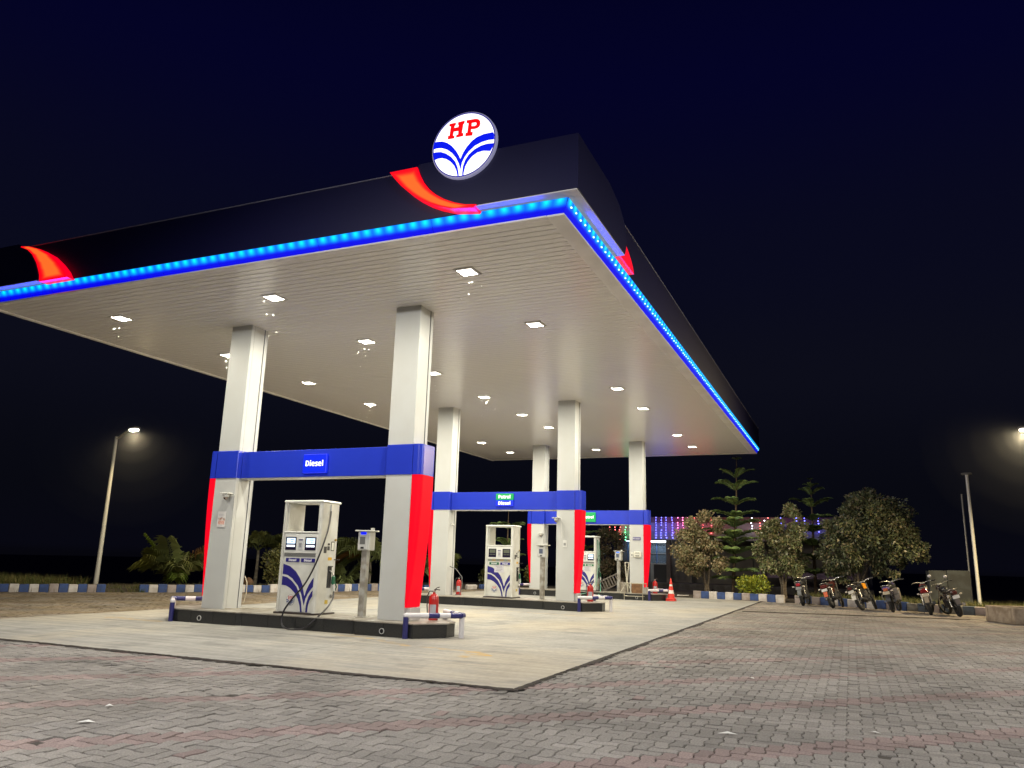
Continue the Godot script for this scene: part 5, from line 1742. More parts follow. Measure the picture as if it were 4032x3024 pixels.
	for s in list:
		var k: int = seen.get(s[4], 0)
		seen[s[4]] = k + 1
		var st := thing("string_light", "hanging string of %s bulbs on the office roof edge, %s %s one from the left" % [s[4], nth[k], s[4]], "string light", V(s[0], 2.75, z), 0.0, "strings of festive bulbs on the office")
		tpart(st, "wire", [Vector3(0, 1.42, 0), Vector3(0.01, 0.7, 0.02), Vector3(0, 1.36 - (s[2] - 2) * 0.15, 0)], 0.006, wire, 4)
		var m := glow(lerpf(s[1][0], 1.0, 0.12), lerpf(s[1][1], 1.0, 0.12), lerpf(s[1][2], 1.0, 0.12), 9.0)
		for b in s[2] - 2:
			if rng.randf() < 0.06:
				continue
			var mb := MB.new()
			var at := Vector3(rng.randf_range(-0.025, 0.025), 1.36 - b * 0.15, rng.randf_range(-0.02, 0.03))
			mb.ball(at, Vector3.ONE * 0.03, 6, 4)
			part(st, "bulb", mb, m)
		var l := OmniLight3D.new()
		l.name = "omni_light"
		l.light_color = lin(s[1][0], s[1][1], s[1][2])
		l.light_energy = 0.07 * s[2] / 10.0
		l.light_size = 0.2
		l.omni_range = 30.0
		l.omni_attenuation = 2.0
		l.shadow_enabled = true
		l.position = Vector3(0, 0.75, 0.12)
		st.add_child(l, true)


# ------------------------------------------------------------------ motorcycles
func wheel(parent: Node3D, at: Vector3, r: float, w: float, turn: float, rimm: Material) -> void:
	var xf := Transform3D(Basis(Vector3.UP, turn) * Basis(Vector3(0, 0, 1), PI / 2), at)
	var prof := []
	for k in 13:
		var a := PI * 2 * k / 12.0 - PI / 2
		prof.append(Vector2(r - w * 0.5 + w * 0.5 * cos(a), w * 0.5 * sin(a)))
	var mb := MB.new()
	mb.lathe(prof, 22, xf)
	var o := part(parent, "wheel", mb, mat(0.014, 0.014, 0.014, 0.85))
	mb = MB.new()
	mb.lathe([Vector2(r - w * 0.85, -w * 0.3), Vector2(r - w * 0.62, -w * 0.34), Vector2(r - w * 0.62, w * 0.34), Vector2(r - w * 0.85, w * 0.3), Vector2(r - w * 0.85, -w * 0.3)], 22, xf)
	for k in 5:
		var a := TAU * k / 5.0
		mb.box(Vector3(cos(a), 0, sin(a)) * (r - w) * 0.55, Vector3(0.035, 0.04, 0.035), 0.0, xf)
		mb.tube([xf * Vector3(0, 0, 0), xf * (Vector3(cos(a), 0, sin(a)) * (r - w * 0.8))], 0.016, 5, false)
	mb.lathe([Vector2(0.045, -w * 0.4), Vector2(0.045, w * 0.4)], 10, xf)
	part(o, "rim", mb, rimm)


func build_bike(at: Vector3, yaw: float, lean: float, label: String, o: Dictionary) -> void:
	var t := thing("motorcycle", label, "motorcycle", at, yaw, "motorcycles parked along the kerb")
	t.rotation.z = lean
	t.rotation_order = EULER_ORDER_YXZ
	var black := mat(0.018, 0.018, 0.02, 0.45)
	var chrome := mat(0.55, 0.54, 0.5, 0.25, 0.8)
	var dark := mat(0.045, 0.045, 0.048, 0.55, 0.3)
	var paint: Material = mat(o.paint[0], o.paint[1], o.paint[2], 0.25)
	var steer := 0.42
	wheel(t, Vector3(0, 0.30, 0), 0.30, 0.11, 0, chrome if o.get("rim", 0) else dark)
	wheel(t, Vector3(0, 0.295, -1.27), 0.295, 0.085, steer, chrome if o.get("rim", 0) else dark)
	# engine, frame, exhaust
	var e := bpart(t, "engine", Vector3(0, 0.42, -0.62), Vector3(0.26, 0.24, 0.34), dark, 0.04)
	for k in 5:
		bpart(e, "fin", Vector3(0, 0.56 + 0.028 * k, -0.70), Vector3(0.21, 0.012, 0.20), chrome)
	tpart(t, "frame", [Vector3(0, 0.92, -0.98), Vector3(0, 0.5, -0.9), Vector3(0, 0.28, -0.7), Vector3(0, 0.30, -0.35)], 0.022, black)
	tpart(t, "frame", [Vector3(0, 0.90, -0.95), Vector3(0, 0.72, -0.45), Vector3(0, 0.75, 0.1)], 0.024, black)
	for s: float in [-1.0, 1.0]:
		tpart(t, "swing_arm", [Vector3(0.06 * s, 0.33, -0.42), Vector3(0.095 * s, 0.30, 0.02)], 0.02, black)
		tpart(t, "shock", [Vector3(0.12 * s, 0.33, -0.02), Vector3(0.11 * s, 0.68, -0.12)], 0.028, chrome)
	tpart(t, "exhaust", [Vector3(0.1, 0.5, -0.82), Vector3(0.13, 0.28, -0.75), Vector3(0.15, 0.27, -0.45), Vector3(0.17, 0.33, -0.2), Vector3(0.18, 0.37, 0.22)], [0.02, 0.022, 0.024, 0.045, 0.05], chrome if o.get("pipe", 0) else dark, 10)
	if o.get("pipe", 0):
		var mb := MB.new()
		mb.lathe([Vector2(0.055, 0.0), Vector2(0.055, 0.02), Vector2(0.028, 0.022), Vector2(0.028, 0.0)], 14, Transform3D(Basis(Vector3.RIGHT, PI / 2), Vector3(0.18, 0.37, 0.21)))
		part(t, "exhaust_ring", mb, chrome)
	# tank, seat, tail
	var mb := MB.new()
	mb.ball(Vector3(0, 0.82, -0.70), Vector3(0.135, 0.12, 0.29), 14, 8)
	part(t, "tank", mb, mat(o.tank[0], o.tank[1], o.tank[2], 0.25))
	if o.has("shroud"):
		bpart(t, "tank_shroud", Vector3(0.155, 0.80, -0.62), Vector3(0.03, 0.2, 0.28), mat(o.shroud[0], o.shroud[1], o.shroud[2], 0.3), 0.014)
	bpart(t, "seat", Vector3(0, 0.80, -0.22), Vector3(0.24, 0.09, 0.62), black, 0.035)
	for s: float in [-1.0, 1.0]:
		bpart(t, "side_cover", Vector3(0.10 * s, 0.64, -0.30), Vector3(0.04, 0.2, 0.34), paint, 0.018)
	bpart(t, "tail", Vector3(0, 0.765, 0.19), Vector3(0.215, 0.13, 0.36), paint, 0.05)
	bpart(t, "tail_light", Vector3(0, o.get("tl", 0.755), 0.375), Vector3(o.get("tw", 0.13), 0.10, 0.03), mat(o.lens[0], o.lens[1], o.lens[2], 0.15), 0.012)
	tpart(t, "grab_rail", [Vector3(-0.13, 0.80, 0.05), Vector3(-0.13, 0.86, 0.28), Vector3(0, 0.87, 0.36), Vector3(0.13, 0.86, 0.28), Vector3(0.13, 0.80, 0.05)], 0.012, chrome if o.get("grab", 1) else black)
	# rear mudguard with plate
	var fen := MB.new()
	var pts := []
	for k in 6:
		var a := deg_to_rad(lerpf(95, 10, k / 5.0))
		pts.append(Vector3(0, 0.30 + 0.36 * sin(a), 0.36 * cos(a) + 0.02))
	for k in 5:
		var w0 := 0.075
		fen.quad(pts[k] + Vector3(-w0, 0, 0), pts[k + 1] + Vector3(-w0, 0, 0), pts[k + 1] + Vector3(w0, 0, 0), pts[k] + Vector3(w0, 0, 0))
	part(t, "mudguard", fen, mat(o.guard[0], o.guard[1], o.guard[2], 0.4))
	var plate := mat(o.plate[0], o.plate[1], o.plate[2], 0.4)
	mb = MB.new()
	mb.box(Vector3.ZERO, Vector3(0.2, 0.10, 0.008), 0.003, Transform3D(Basis(Vector3.RIGHT, -0.25), Vector3(0, 0.635, 0.375)))
	part(t, "number_plate", mb, plate)
	if o.has("flap"):
		mb = MB.new()
		mb.box(Vector3.ZERO, Vector3(0.13, 0.17, 0.01), 0.003, Transform3D(Basis(Vector3.RIGHT, -0.12), Vector3(0, 0.49, 0.385)))
		part(t, "mud_flap", mb, mat(o.flap[0], o.flap[1], o.flap[2], 0.5))
	for s: float in [-1.0, 1.0]:
		mb = MB.new()
		mb.ball(Vector3(0.175 * s, 0.69, 0.31), Vector3(0.045, 0.026, 0.03), 8, 6)
		part(t, "indicator", mb, mat(0.62, 0.56, 0.46, 0.25))
		tpart(t, "indicator_stalk", [Vector3(0.08 * s, 0.69, 0.30), Vector3(0.15 * s, 0.69, 0.31)], 0.01, black, 6)
	# forks, bars and lamp, steered to the left
	var f := Transform3D(Basis(Vector3.UP, steer), Vector3(0, 0, -1.05))
	for s: float in [-1.0, 1.0]:
		tpart(t, "fork", [f * Vector3(0.085 * s, 0.30, -0.22), f * Vector3(0.085 * s, 0.92, 0.04)], 0.024, chrome, 8)
		tpart(t, "handlebar", [f * Vector3(0.03 * s, 0.97, 0.03), f * Vector3(0.14 * s, 1.02, 0.06), f * Vector3(0.28 * s, 1.03, 0.12)], 0.013, chrome, 8)
		tpart(t, "grip", [f * Vector3(0.27 * s, 1.03, 0.115), f * Vector3(0.39 * s, 1.02, 0.18)], 0.019, black, 8)
		tpart(t, "lever", [f * Vector3(0.25 * s, 1.02, 0.07), f * Vector3(0.38 * s, 1.0, 0.10)], 0.007, chrome, 6)
		if o.get("mirrors", 0) == 2 or (o.get("mirrors", 0) == 1 and s > 0):
			tpart(t, "mirror_stem", [f * Vector3(0.2 * s, 1.03, 0.08), f * Vector3(0.25 * s, 1.14, 0.1)], 0.007, black, 6)
			mb = MB.new()
			mb.ball(f * Vector3(0.26 * s, 1.17, 0.105), Vector3(0.058, 0.045, 0.02), 12, 8)
			part(t, "mirror", mb, mat(0.62, 0.6, 0.6, 0.25))
	mb = MB.new()
	mb.ball(f * Vector3(0, 0.88, -0.06), Vector3(0.095, 0.095, 0.10), 12, 8)
	part(t, "headlamp_shell", mb, paint)
	mb = MB.new()
	mb.ball(f * Vector3(-0.045, 0.985, 0.03), Vector3(0.045, 0.035, 0.045), 10, 6)
	mb.ball(f * Vector3(0.045, 0.985, 0.03), Vector3(0.045, 0.035, 0.045), 10, 6)
	part(t, "gauges", mb, mat(0.3, 0.3, 0.28, 0.25))
	bpart(t, "front_guard", Vector3(0, 0.61, -1.27), Vector3(0.10, 0.02, 0.34), paint, 0.008)
	tpart(t, "side_stand", [Vector3(-0.08, 0.30, -0.5), Vector3(-0.2, 0.03 + 0.2 * sin(lean) , -0.42)], 0.013, black, 6)
	tpart(t, "foot_peg", [Vector3(-0.28, 0.33, -0.35), Vector3(0.28, 0.33, -0.35)], 0.016, black, 6)
	if o.has("box"):
		var bx := bpart(t, "saddle_box", Vector3(0.26, 0.56, 0.0), Vector3(0.17, 0.40, 0.34), mat(0.16, 0.14, 0.115, 0.5), 0.025)
		bpart(bx, "strap", Vector3(0.26, 0.56, 0.175), Vector3(0.176, 0.02, 0.01), black)
		tpart(t, "crash_bar", [Vector3(0.34, 0.36, 0.1), Vector3(0.35, 0.58, 0.2), Vector3(0.34, 0.72, 0.1)], 0.012, chrome, 6)
		tpart(t, "crash_bar", [Vector3(-0.12, 0.7, 0.1), Vector3(-0.2, 0.55, 0.1), Vector3(-0.16, 0.38, 0.1)], 0.014, chrome, 6)


func build_bikes() -> void:
	var bl := [0.02, 0.02, 0.022]
	build_bike(V(-1.66, 0.0, 31.05), -0.10, 0.13, "black motorcycle with bright red tail light and grey plate, leftmost of the row", {"paint": [0.05, 0.05, 0.055], "tank": bl, "lens": [0.42, 0.012, 0.02], "guard": [0.1, 0.1, 0.1], "plate": [0.17, 0.18, 0.18], "flap": [0.17, 0.18, 0.18]})
	build_bike(V(-0.63, 0.0, 30.3), -0.24, 0.28, "dark maroon motorcycle with white plate and orange mud flap", {"paint": [0.07, 0.02, 0.015], "tank": [0.06, 0.015, 0.012], "lens": [0.10, 0.012, 0.012], "tw": 0.2, "guard": bl, "plate": [0.55, 0.54, 0.5], "flap": [0.62, 0.11, 0.03], "rim": 1})
	build_bike(V(0.31, 0.0, 29.7), -0.36, 0.36, "black motorcycle with a yellow tank side and pale mudguard", {"paint": [0.03, 0.03, 0.03], "tank": [0.03, 0.03, 0.03], "shroud": [0.75, 0.30, 0.02], "lens": [0.06, 0.012, 0.012], "guard": [0.45, 0.42, 0.36], "plate": [0.42, 0.39, 0.33], "rim": 1, "mirrors": 0})
	build_bike(V(1.22, 0.0, 29.3), -0.20, 0.19, "motorcycle with purple tail, cream plate and a grey box on its right side", {"paint": [0.09, 0.06, 0.20], "tank": bl, "lens": [0.42, 0.12, 0.05], "tl": 0.735, "guard": bl, "plate": [0.42, 0.36, 0.24], "box": 1})
	build_bike(V(2.27, 0.0, 28.6), -0.08, 0.21, "red-tailed motorcycle with cream plate and mud flap and a round white mirror", {"paint": [0.20, 0.015, 0.02], "tank": bl, "lens": [0.20, 0.01, 0.014], "tw": 0.17, "guard": bl, "plate": [0.5, 0.42, 0.30], "flap": [0.33, 0.27, 0.18], "mirrors": 1, "pipe": 0})
	build_bike(V(3.06, 0.0, 28.5), 0.16, 0.28, "black motorcycle with white plate, round mirror and shiny exhaust ring, rightmost of the row", {"paint": [0.035, 0.02, 0.02], "tank": bl, "lens": [0.10, 0.03, 0.025], "guard": bl, "plate": [0.66, 0.64, 0.60], "flap": [0.13, 0.11, 0.10], "mirrors": 1, "pipe": 1})


# ------------------------------------------------------------------ plants
func leaf_mesh(spots: Array, size: float, colors: Array, rnd: RandomNumberGenerator, droop := 0.4) -> ArrayMesh:
	var v := PackedVector3Array()
	var n := PackedVector3Array()
	var c := PackedColorArray()
	var ix := PackedInt32Array()
	for s in spots:
		var p: Vector3 = s[0]
		var out: Vector3 = s[1]
		var dir := (out * 0.7 + Vector3(rnd.randf_range(-1, 1), rnd.randf_range(-1, 1) - droop, rnd.randf_range(-1, 1)) * 0.8).normalized()
		var side := dir.cross(Vector3(rnd.randf_range(-1, 1), rnd.randf_range(-0.3, 1), rnd.randf_range(-1, 1))).normalized()
		var up := side.cross(dir)
		var l := size * rnd.randf_range(0.7, 1.3)
		var w := l * 0.27
		var col: Color = colors[rnd.randi() % colors.size()]
		var k := rnd.randf_range(0.75, 1.25)
		col = Color(col.r * k, col.g * k, col.b * k)
		var i := v.size()
		v.append_array(PackedVector3Array([p, p + dir * l * 0.45 + side * w + up * l * 0.06, p + dir * l, p + dir * l * 0.45 - side * w + up * l * 0.06]))
		var nn := up
		n.append_array(PackedVector3Array([nn, nn, nn, nn]))
		c.append_array(PackedColorArray([col, col, col, col]))
		ix.append_array(PackedInt32Array([i, i + 2, i + 1, i, i + 3, i + 2]))
	var a := []
	a.resize(Mesh.ARRAY_MAX)
	a[Mesh.ARRAY_VERTEX] = v
	a[Mesh.ARRAY_NORMAL] = n
	a[Mesh.ARRAY_COLOR] = c
	a[Mesh.ARRAY_INDEX] = ix
	var m := ArrayMesh.new()
	m.add_surface_from_arrays(Mesh.PRIMITIVE_TRIANGLES, a)
	return m


var leaf_cache := {}


func leaf_mat(rough := 0.32, back := 0.35) -> StandardMaterial3D:
	var key := "%s %s" % [rough, back]
	if not leaf_cache.has(key):
		var m := StandardMaterial3D.new()
		m.vertex_color_use_as_albedo = true
		m.roughness = rough
		m.metallic_specular = 0.4
		m.backlight_enabled = true
		m.backlight = Color(back, back, back * 0.5)
		m.cull_mode = BaseMaterial3D.CULL_DISABLED
		leaf_cache[key] = m
	return leaf_cache[key]


func round_tree(at: Vector3, label: String, lobes: Array, leaves: int, size: float, colors: Array, stems: int, fork: float, sd: int) -> void:
	var t := thing("round_tree", label, "tree", at)
	var rnd := RandomNumberGenerator.new()
	rnd.seed = sd
	var bark := textured(0.19, 0.155, 0.11, 0.9, tex_dirt, 3.0)
	var mb := MB.new()
	for k in stems:
		var a := TAU * k / stems + 0.4
		var lb: Array = lobes[k % lobes.size()]
		var top := Vector3(lb[0] * 0.6 + cos(a) * 0.35 * lb[3], lb[1], lb[2] * 0.6 + sin(a) * 0.35 * lb[3])
		mb.tube([Vector3(cos(a) * 0.07, -0.15, sin(a) * 0.07), Vector3(cos(a) * 0.06, fork * 0.5, sin(a) * 0.06), Vector3(cos(a) * 0.14, fork, sin(a) * 0.14), top], [0.075, 0.055, 0.045, 0.015], 7)
	part(t, "trunk", mb, bark)
	var clumps := []
	for lb in lobes:
		for k in int(24 * lb[3]):
			var o := Vector3(rnd.randfn(), rnd.randfn(), rnd.randfn()).normalized()
			var rr := rnd.randf_range(0.6, 1.1)
			clumps.append([Vector3(lb[0] + o.x * lb[3] * rr, lb[1] + o.y * lb[4] * rr, lb[2] + o.z * lb[3] * rr), o, rnd.randf_range(0.16, 0.36) * sqrt(lb[3])])
	var spots := []
	for k in leaves:
		var cl: Array = clumps[rnd.randi() % clumps.size()]
		var o := Vector3(rnd.randfn(), rnd.randfn(), rnd.randfn()).normalized()
		spots.append([cl[0] + o * cl[2] * pow(rnd.randf(), 0.5), (o * 0.6 + cl[1]).normalized()])
	part(t, "crown", leaf_mesh(spots, size, colors, rnd), leaf_mat())


func needle_pine(at: Vector3, label: String, tip: float, whorls: Array, colors: Array, sd: int, lean := 0.0) -> void:
	var t := thing("pine_tree", label, "tree", at)
	var rnd := RandomNumberGenerator.new()
	rnd.seed = sd
	tpart(t, "trunk", [Vector3(0, -0.2, 0), Vector3(lean * 0.4, tip * 0.35, 0), Vector3(lean * 0.8, tip * 0.7, 0), Vector3(lean, tip, 0)], [0.085, 0.062, 0.035, 0.012], textured(0.17, 0.12, 0.07, 0.9, tex_dirt, 3.0), 8)
	for w in whorls:                                 # [height, reach, branches, upward curl]
		var v := PackedVector3Array()
		var n := PackedVector3Array()
		var c := PackedColorArray()
		var ix := PackedInt32Array()
		var mb := MB.new()
		var x0: float = lean * clampf(w[0] / tip, 0, 1)
		for b in w[2]:
			var a: float = TAU * (b + rnd.randf_range(-0.12, 0.12)) / w[2] + w[0] * 2.7
			var h := Vector3(cos(a), 0, sin(a))
			var path := []
			var reach: float = w[1] * rnd.randf_range(0.88, 1.1)
			for k in 9:
				var u := k / 8.0
				path.append(Vector3(x0, w[0], 0) + h * reach * u + Vector3.UP * reach * (w[3] * 1.35 * u * (1.0 - 0.35 * u) - 0.12 * u * u * u))
			mb.tube(path, [0.02, 0.018, 0.017, 0.015, 0.013, 0.012, 0.010, 0.008, 0.005], 5, false)
			var side0 := h.cross(Vector3.UP)
			for k in range(1, 26):
				var u := k / 25.0
				var fi := u * 8.0
				var i0 := mini(int(fi), 7)
				var p: Vector3 = path[i0].lerp(path[i0 + 1], fi - i0)
				var fwd: Vector3 = (path[i0 + 1] - path[i0]).normalized()
				var l: float = reach * 0.36 * sqrt(sin(PI * clampf(0.06 + 0.90 * u, 0, 1))) * rnd.randf_range(0.85, 1.1)
				for s: float in [-1.0, 1.0]:
					var dir := (side0 * s + fwd * 0.75 + Vector3.UP * rnd.randf_range(0.05, 0.35)).normalized()
					var end := p + dir * l + Vector3.DOWN * l * 0.22
					var mid := p + dir * l * 0.55
					var wd := 0.022
					var cr := fwd * wd
					var up := Vector3.UP * wd
					var col: Color = colors[rnd.randi() % colors.size()]
					var kk := rnd.randf_range(0.75, 1.25)
					col = Color(col.r * kk, col.g * kk, col.b * kk)
					for ax in [cr, up]:
						var i := v.size()
						v.append_array(PackedVector3Array([p - ax * 0.7, p + ax * 0.7, mid + ax, mid - ax, end + ax * 0.3, end - ax * 0.3]))
						var nn: Vector3 = dir.cross(ax).normalized()
						for q in 6:
							n.append(nn)
							c.append(col)
						ix.append_array(PackedInt32Array([i, i + 1, i + 2, i, i + 2, i + 3, i + 3, i + 2, i + 4, i + 3, i + 4, i + 5]))
		var o := part(t, "branch_whorl", mb, mat(0.09, 0.075, 0.04, 0.9))
		var arr := []
		arr.resize(Mesh.ARRAY_MAX)
		arr[Mesh.ARRAY_VERTEX] = v
		arr[Mesh.ARRAY_NORMAL] = n
		arr[Mesh.ARRAY_COLOR] = c
		arr[Mesh.ARRAY_INDEX] = ix
		var m := ArrayMesh.new()
		m.add_surface_from_arrays(Mesh.PRIMITIVE_TRIANGLES, arr)
		part(o, "needles", m, leaf_mat(0.6, 0.2))


func palm(at: Vector3, label: String, trunk: float, fronds: Array, colors: Array, sd: int) -> void:
	var t := thing("palm", label, "palm", at)
	var rnd := RandomNumberGenerator.new()
	rnd.seed = sd
	if trunk > 0.3:
		tpart(t, "trunk", [Vector3(0, -0.2, 0), Vector3(0.03, trunk * 0.5, 0), Vector3(0.02, trunk, 0)], [0.08, 0.065, 0.05], textured(0.2, 0.18, 0.14, 0.9, tex_dirt, 3.0), 8)
	for f in fronds:                                 # [azimuth, length, rise, droop, colour index]
		var a: float = f[0]
		var h := Vector3(cos(a), 0, sin(a))
		var path := []
		for k in 11:
			var u := k / 10.0
			path.append(Vector3(h.x * 0.03, trunk, h.z * 0.03) + h * f[1] * u * (0.75 + 0.1 * u) + Vector3.UP * f[1] * (f[2] * u - f[3] * u * u))
		var stem := MB.new()
		stem.tube(path, [0.02, 0.018, 0.016, 0.014, 0.013, 0.011, 0.010, 0.008, 0.007, 0.005, 0.003], 5, false)
		var v := PackedVector3Array()
		var n := PackedVector3Array()
		var c := PackedColorArray()
		var ix := PackedInt32Array()
		var side0 := h.cross(Vector3.UP)
		for k in range(3, 17):
			var u := k / 17.0
			var fi := u * 10.0
			var i0 := mini(int(fi), 9)
			var p: Vector3 = path[i0].lerp(path[i0 + 1], fi - i0)
			var fwd: Vector3 = (path[i0 + 1] - path[i0]).normalized()
			var l: float = f[1] * 0.47 * pow(sin(PI * clampf(0.12 + 0.8 * u, 0, 1)), 0.6) * rnd.randf_range(0.85, 1.1)
			for s: float in [-1.0, 1.0]:
				var dir := (side0 * s * 0.8 + fwd * 0.85 + Vector3.UP * 0.25).normalized()
				var mid := p + dir * l * 0.5
				var end := p + dir * l + Vector3.DOWN * l * rnd.randf_range(0.25, 0.8)
				var cr := fwd.cross(dir).cross(dir).normalized() * l * 0.026
				var col: Color = colors[f[4]]
				var kk := rnd.randf_range(0.7, 1.25)
				col = Color(col.r * kk, col.g * kk, col.b * kk)
				var i := v.size()
				v.append_array(PackedVector3Array([p, mid + cr, end, mid - cr]))
				var nn := cr.cross(dir).normalized()
				for q in 4:
					n.append(nn)
					c.append(col)
				ix.append_array(PackedInt32Array([i, i + 2, i + 1, i, i + 3, i + 2]))
		var o := part(t, "frond", stem, mat(0.10, 0.12, 0.03, 0.6))
		var arr := []
		arr.resize(Mesh.ARRAY_MAX)
		arr[Mesh.ARRAY_VERTEX] = v
		arr[Mesh.ARRAY_NORMAL] = n
		arr[Mesh.ARRAY_COLOR] = c
		arr[Mesh.ARRAY_INDEX] = ix
		var m := ArrayMesh.new()
		m.add_surface_from_arrays(Mesh.PRIMITIVE_TRIANGLES, arr)
		part(o, "leaflets", m, leaf_mat(0.4, 0.35))


func fan(count: int, sd: int, length: float, low: float, high: float, kinds: Array) -> Array:
	var rnd := RandomNumberGenerator.new()
	rnd.seed = sd
	var l := []
	for k in count:
		l.append([TAU * k / count + rnd.randf_range(-0.3, 0.3), length * rnd.randf_range(0.75, 1.15), rnd.randf_range(low, high), rnd.randf_range(0.45, 0.95), kinds[rnd.randi() % kinds.size()]])
	return l


func bush(at: Vector3, called: String, label: String, r: Vector3, leaves: int, size: float, colors: Array, sd: int) -> void:
	var t := thing(called, label, "bush", at)
	var rnd := RandomNumberGenerator.new()
	rnd.seed = sd
	var spots := []
	var mb := MB.new()
	for k in 14:
		var a := rnd.randf() * TAU
		var e := Vector3(cos(a) * r.x * rnd.randf_range(0.2, 0.9), r.y * rnd.randf_range(0.6, 1.5), sin(a) * r.z * 0.8)
		mb.tube([Vector3(cos(a) * 0.05, -0.1, sin(a) * 0.05), e * 0.5 + Vector3(0, 0.1, 0), e], [0.018, 0.012, 0.005], 5, false)
	part(t, "stem", mb, mat(0.12, 0.09, 0.05, 0.9))
	for k in leaves:
		var o := Vector3(rnd.randfn(), rnd.randfn(), rnd.randfn()).normalized()
		var rr := pow(rnd.randf(), 0.4) * (0.85 + 0.25 * sin(o.x * 5.0 + sd) * cos(o.z * 4.0 + o.y * 3.0))
		spots.append([Vector3(o.x * r.x, r.y + o.y * r.y, o.z * r.z) * Vector3(rr, 1, rr) + Vector3(0, (rr - 1.0) * o.y * r.y, 0), (o + Vector3.UP * 0.5).normalized()])
	part(t, "foliage", leaf_mesh(spots, size, colors, rnd, -0.2), leaf_mat(0.3, 0.4))


func build_plants() -> void:
	var olive := [Color(0.195, 0.216, 0.096), Color(0.243, 0.228, 0.117), Color(0.158, 0.190, 0.084), Color(0.304, 0.252, 0.146)]
	var brownish := [Color(0.277, 0.218, 0.122), Color(0.217, 0.196, 0.101), Color(0.326, 0.241, 0.140), Color(0.155, 0.159, 0.079)]
	var deep := [Color(0.133, 0.158, 0.083), Color(0.182, 0.193, 0.098), Color(0.255, 0.217, 0.128), Color(0.119, 0.140, 0.070)]
	round_tree(V(-5.75, 0.15, 34.9), "small round tree with brownish leaves left of the pine, near the office", [[-0.15, 2.0, 0, 1.0, 1.15], [0.05, 2.75, 0.1, 0.8, 0.85], [-0.25, 1.5, 0.2, 0.95, 0.6]], 13000, 0.115, brownish, 4, 0.7, 101)
	round_tree(V(-2.6, 0.15, 34.9), "round tree with pale mottled leaves between the two pines, behind the yellow-green bush", [[0.05, 2.0, 0, 1.0, 1.15], [0.15, 2.85, 0.1, 0.8, 0.85], [0.0, 1.5, 0.1, 0.95, 0.6]], 13000, 0.13, olive, 5, 0.85, 102)
	round_tree(V(0.25, 0.15, 35.4), "large broad round tree behind the middle motorcycles, tallest crown on the right", [[0.4, 2.1, 0, 1.6, 1.2], [0.5, 3.0, 0.1, 1.5, 1.15], [1.45, 2.1, 0.2, 1.1, 1.15], [-0.6, 2.2, 0.3, 1.1, 1.2], [0.55, 3.6, 0, 0.95, 0.7]], 22000, 0.14, deep, 5, 0.7, 103)
	var pine := [Color(0.138, 0.214, 0.072), Color(0.197, 0.271, 0.078), Color(0.110, 0.171, 0.067), Color(0.236, 0.314, 0.090)]
	needle_pine(V(-4.75, 0.1, 35.5), "tall tiered pine tree under the far canopy corner, lower whorls bright green", 6.05, [[0.75, 0.95, 5, 0.1], [1.0, 1.25, 6, 0.2], [1.35, 1.1, 5, 0.4], [1.75, 1.4, 6, 0.35], [2.1, 1.1, 5, 0.5], [2.45, 1.3, 6, 0.4], [2.9, 1.15, 5, 0.45], [3.3, 0.95, 5, 0.45], [3.88, 1.0, 5, 0.45], [4.52, 0.88, 5, 0.62], [5.07, 0.70, 5, 0.70], [5.9, 0.22, 5, 0.5]], pine, 111, 0.38)
	needle_pine(V(-1.45, 0.1, 36.9), "thin dark tiered pine between the two round trees on the right", 5.2, [[1.0, 1.2, 6, 0.3], [1.6, 1.2, 6, 0.35], [2.2, 1.15, 6, 0.4], [2.8, 1.0, 6, 0.4], [3.3, 0.85, 5, 0.45], [3.88, 0.82, 5, 0.6], [4.42, 0.58, 5, 0.75], [4.78, 0.36, 4, 0.6], [5.12, 0.12, 4, 0.5]], pine, 112, 0.06)
	needle_pine(V(-15.78, -0.1, 36.2), "young tiered pine seen through the middle fuel pump's open frame", 3.9, [[0.7, 0.9, 6, 0.5], [1.4, 1.0, 6, 0.55], [2.05, 0.75, 5, 0.75], [2.95, 0.95, 5, 0.5], [3.85, 0.15, 4, 0.5]], pine, 113, 0.05)
	needle_pine(V(-12.9, -0.1, 39.5), "dark tiered pine behind the farthest island's left column", 4.1, [[0.7, 1.0, 6, 0.4], [1.3, 1.0, 6, 0.45], [2.0, 0.9, 6, 0.5], [2.7, 0.8, 5, 0.6], [3.4, 0.6, 5, 0.7]], pine, 114, 0.03)
	bush(V(-3.75, 0.1, 34.45), "round_bush", "low yellow-green glossy bush behind the white and blue kerb", Vector3(0.78, 0.48, 0.55), 1500, 0.11, [Color(0.299, 0.334, 0.035), Color(0.194, 0.246, 0.035), Color(0.387, 0.387, 0.053)], 121)
	round_tree(V(-11.4, -0.15, 39.0), "dark brown-leaved tree in front of the office's left end", [[0, 1.2, 0, 0.9, 1.1], [0.1, 2.4, 0, 0.85, 1.0]], 6000, 0.11, [Color(0.088, 0.070, 0.042), Color(0.114, 0.079, 0.050), Color(0.070, 0.074, 0.035)], 3, 0.6, 104)
	# palms on the left
	var pc := [Color(0.30, 0.42, 0.07), Color(0.19, 0.225, 0.085), Color(0.25, 0.28, 0.10), Color(0.36, 0.19, 0.07)]
	var f1 := fan(13, 131, 1.35, 0.9, 1.5, [1, 2, 2])
	f1.append([2.3, 1.25, 1.55, 0.25, 0])
	f1.append([1.9, 1.05, 1.5, 0.2, 0])
	f1.append([0.6, 1.2, 0.9, 0.8, 0])
	f1.append([3.9, 1.15, 0.75, 0.75, 0])
	f1.append([-0.2, 1.7, 1.3, 0.55, 3])
	f1.append([1.0, 1.75, 1.35, 0.5, 1])
	palm(V(-22.45, 0.1, 21.5), "bushy young palm with bright green fronds left of the nearest island", 0.2, f1, pc, 132)
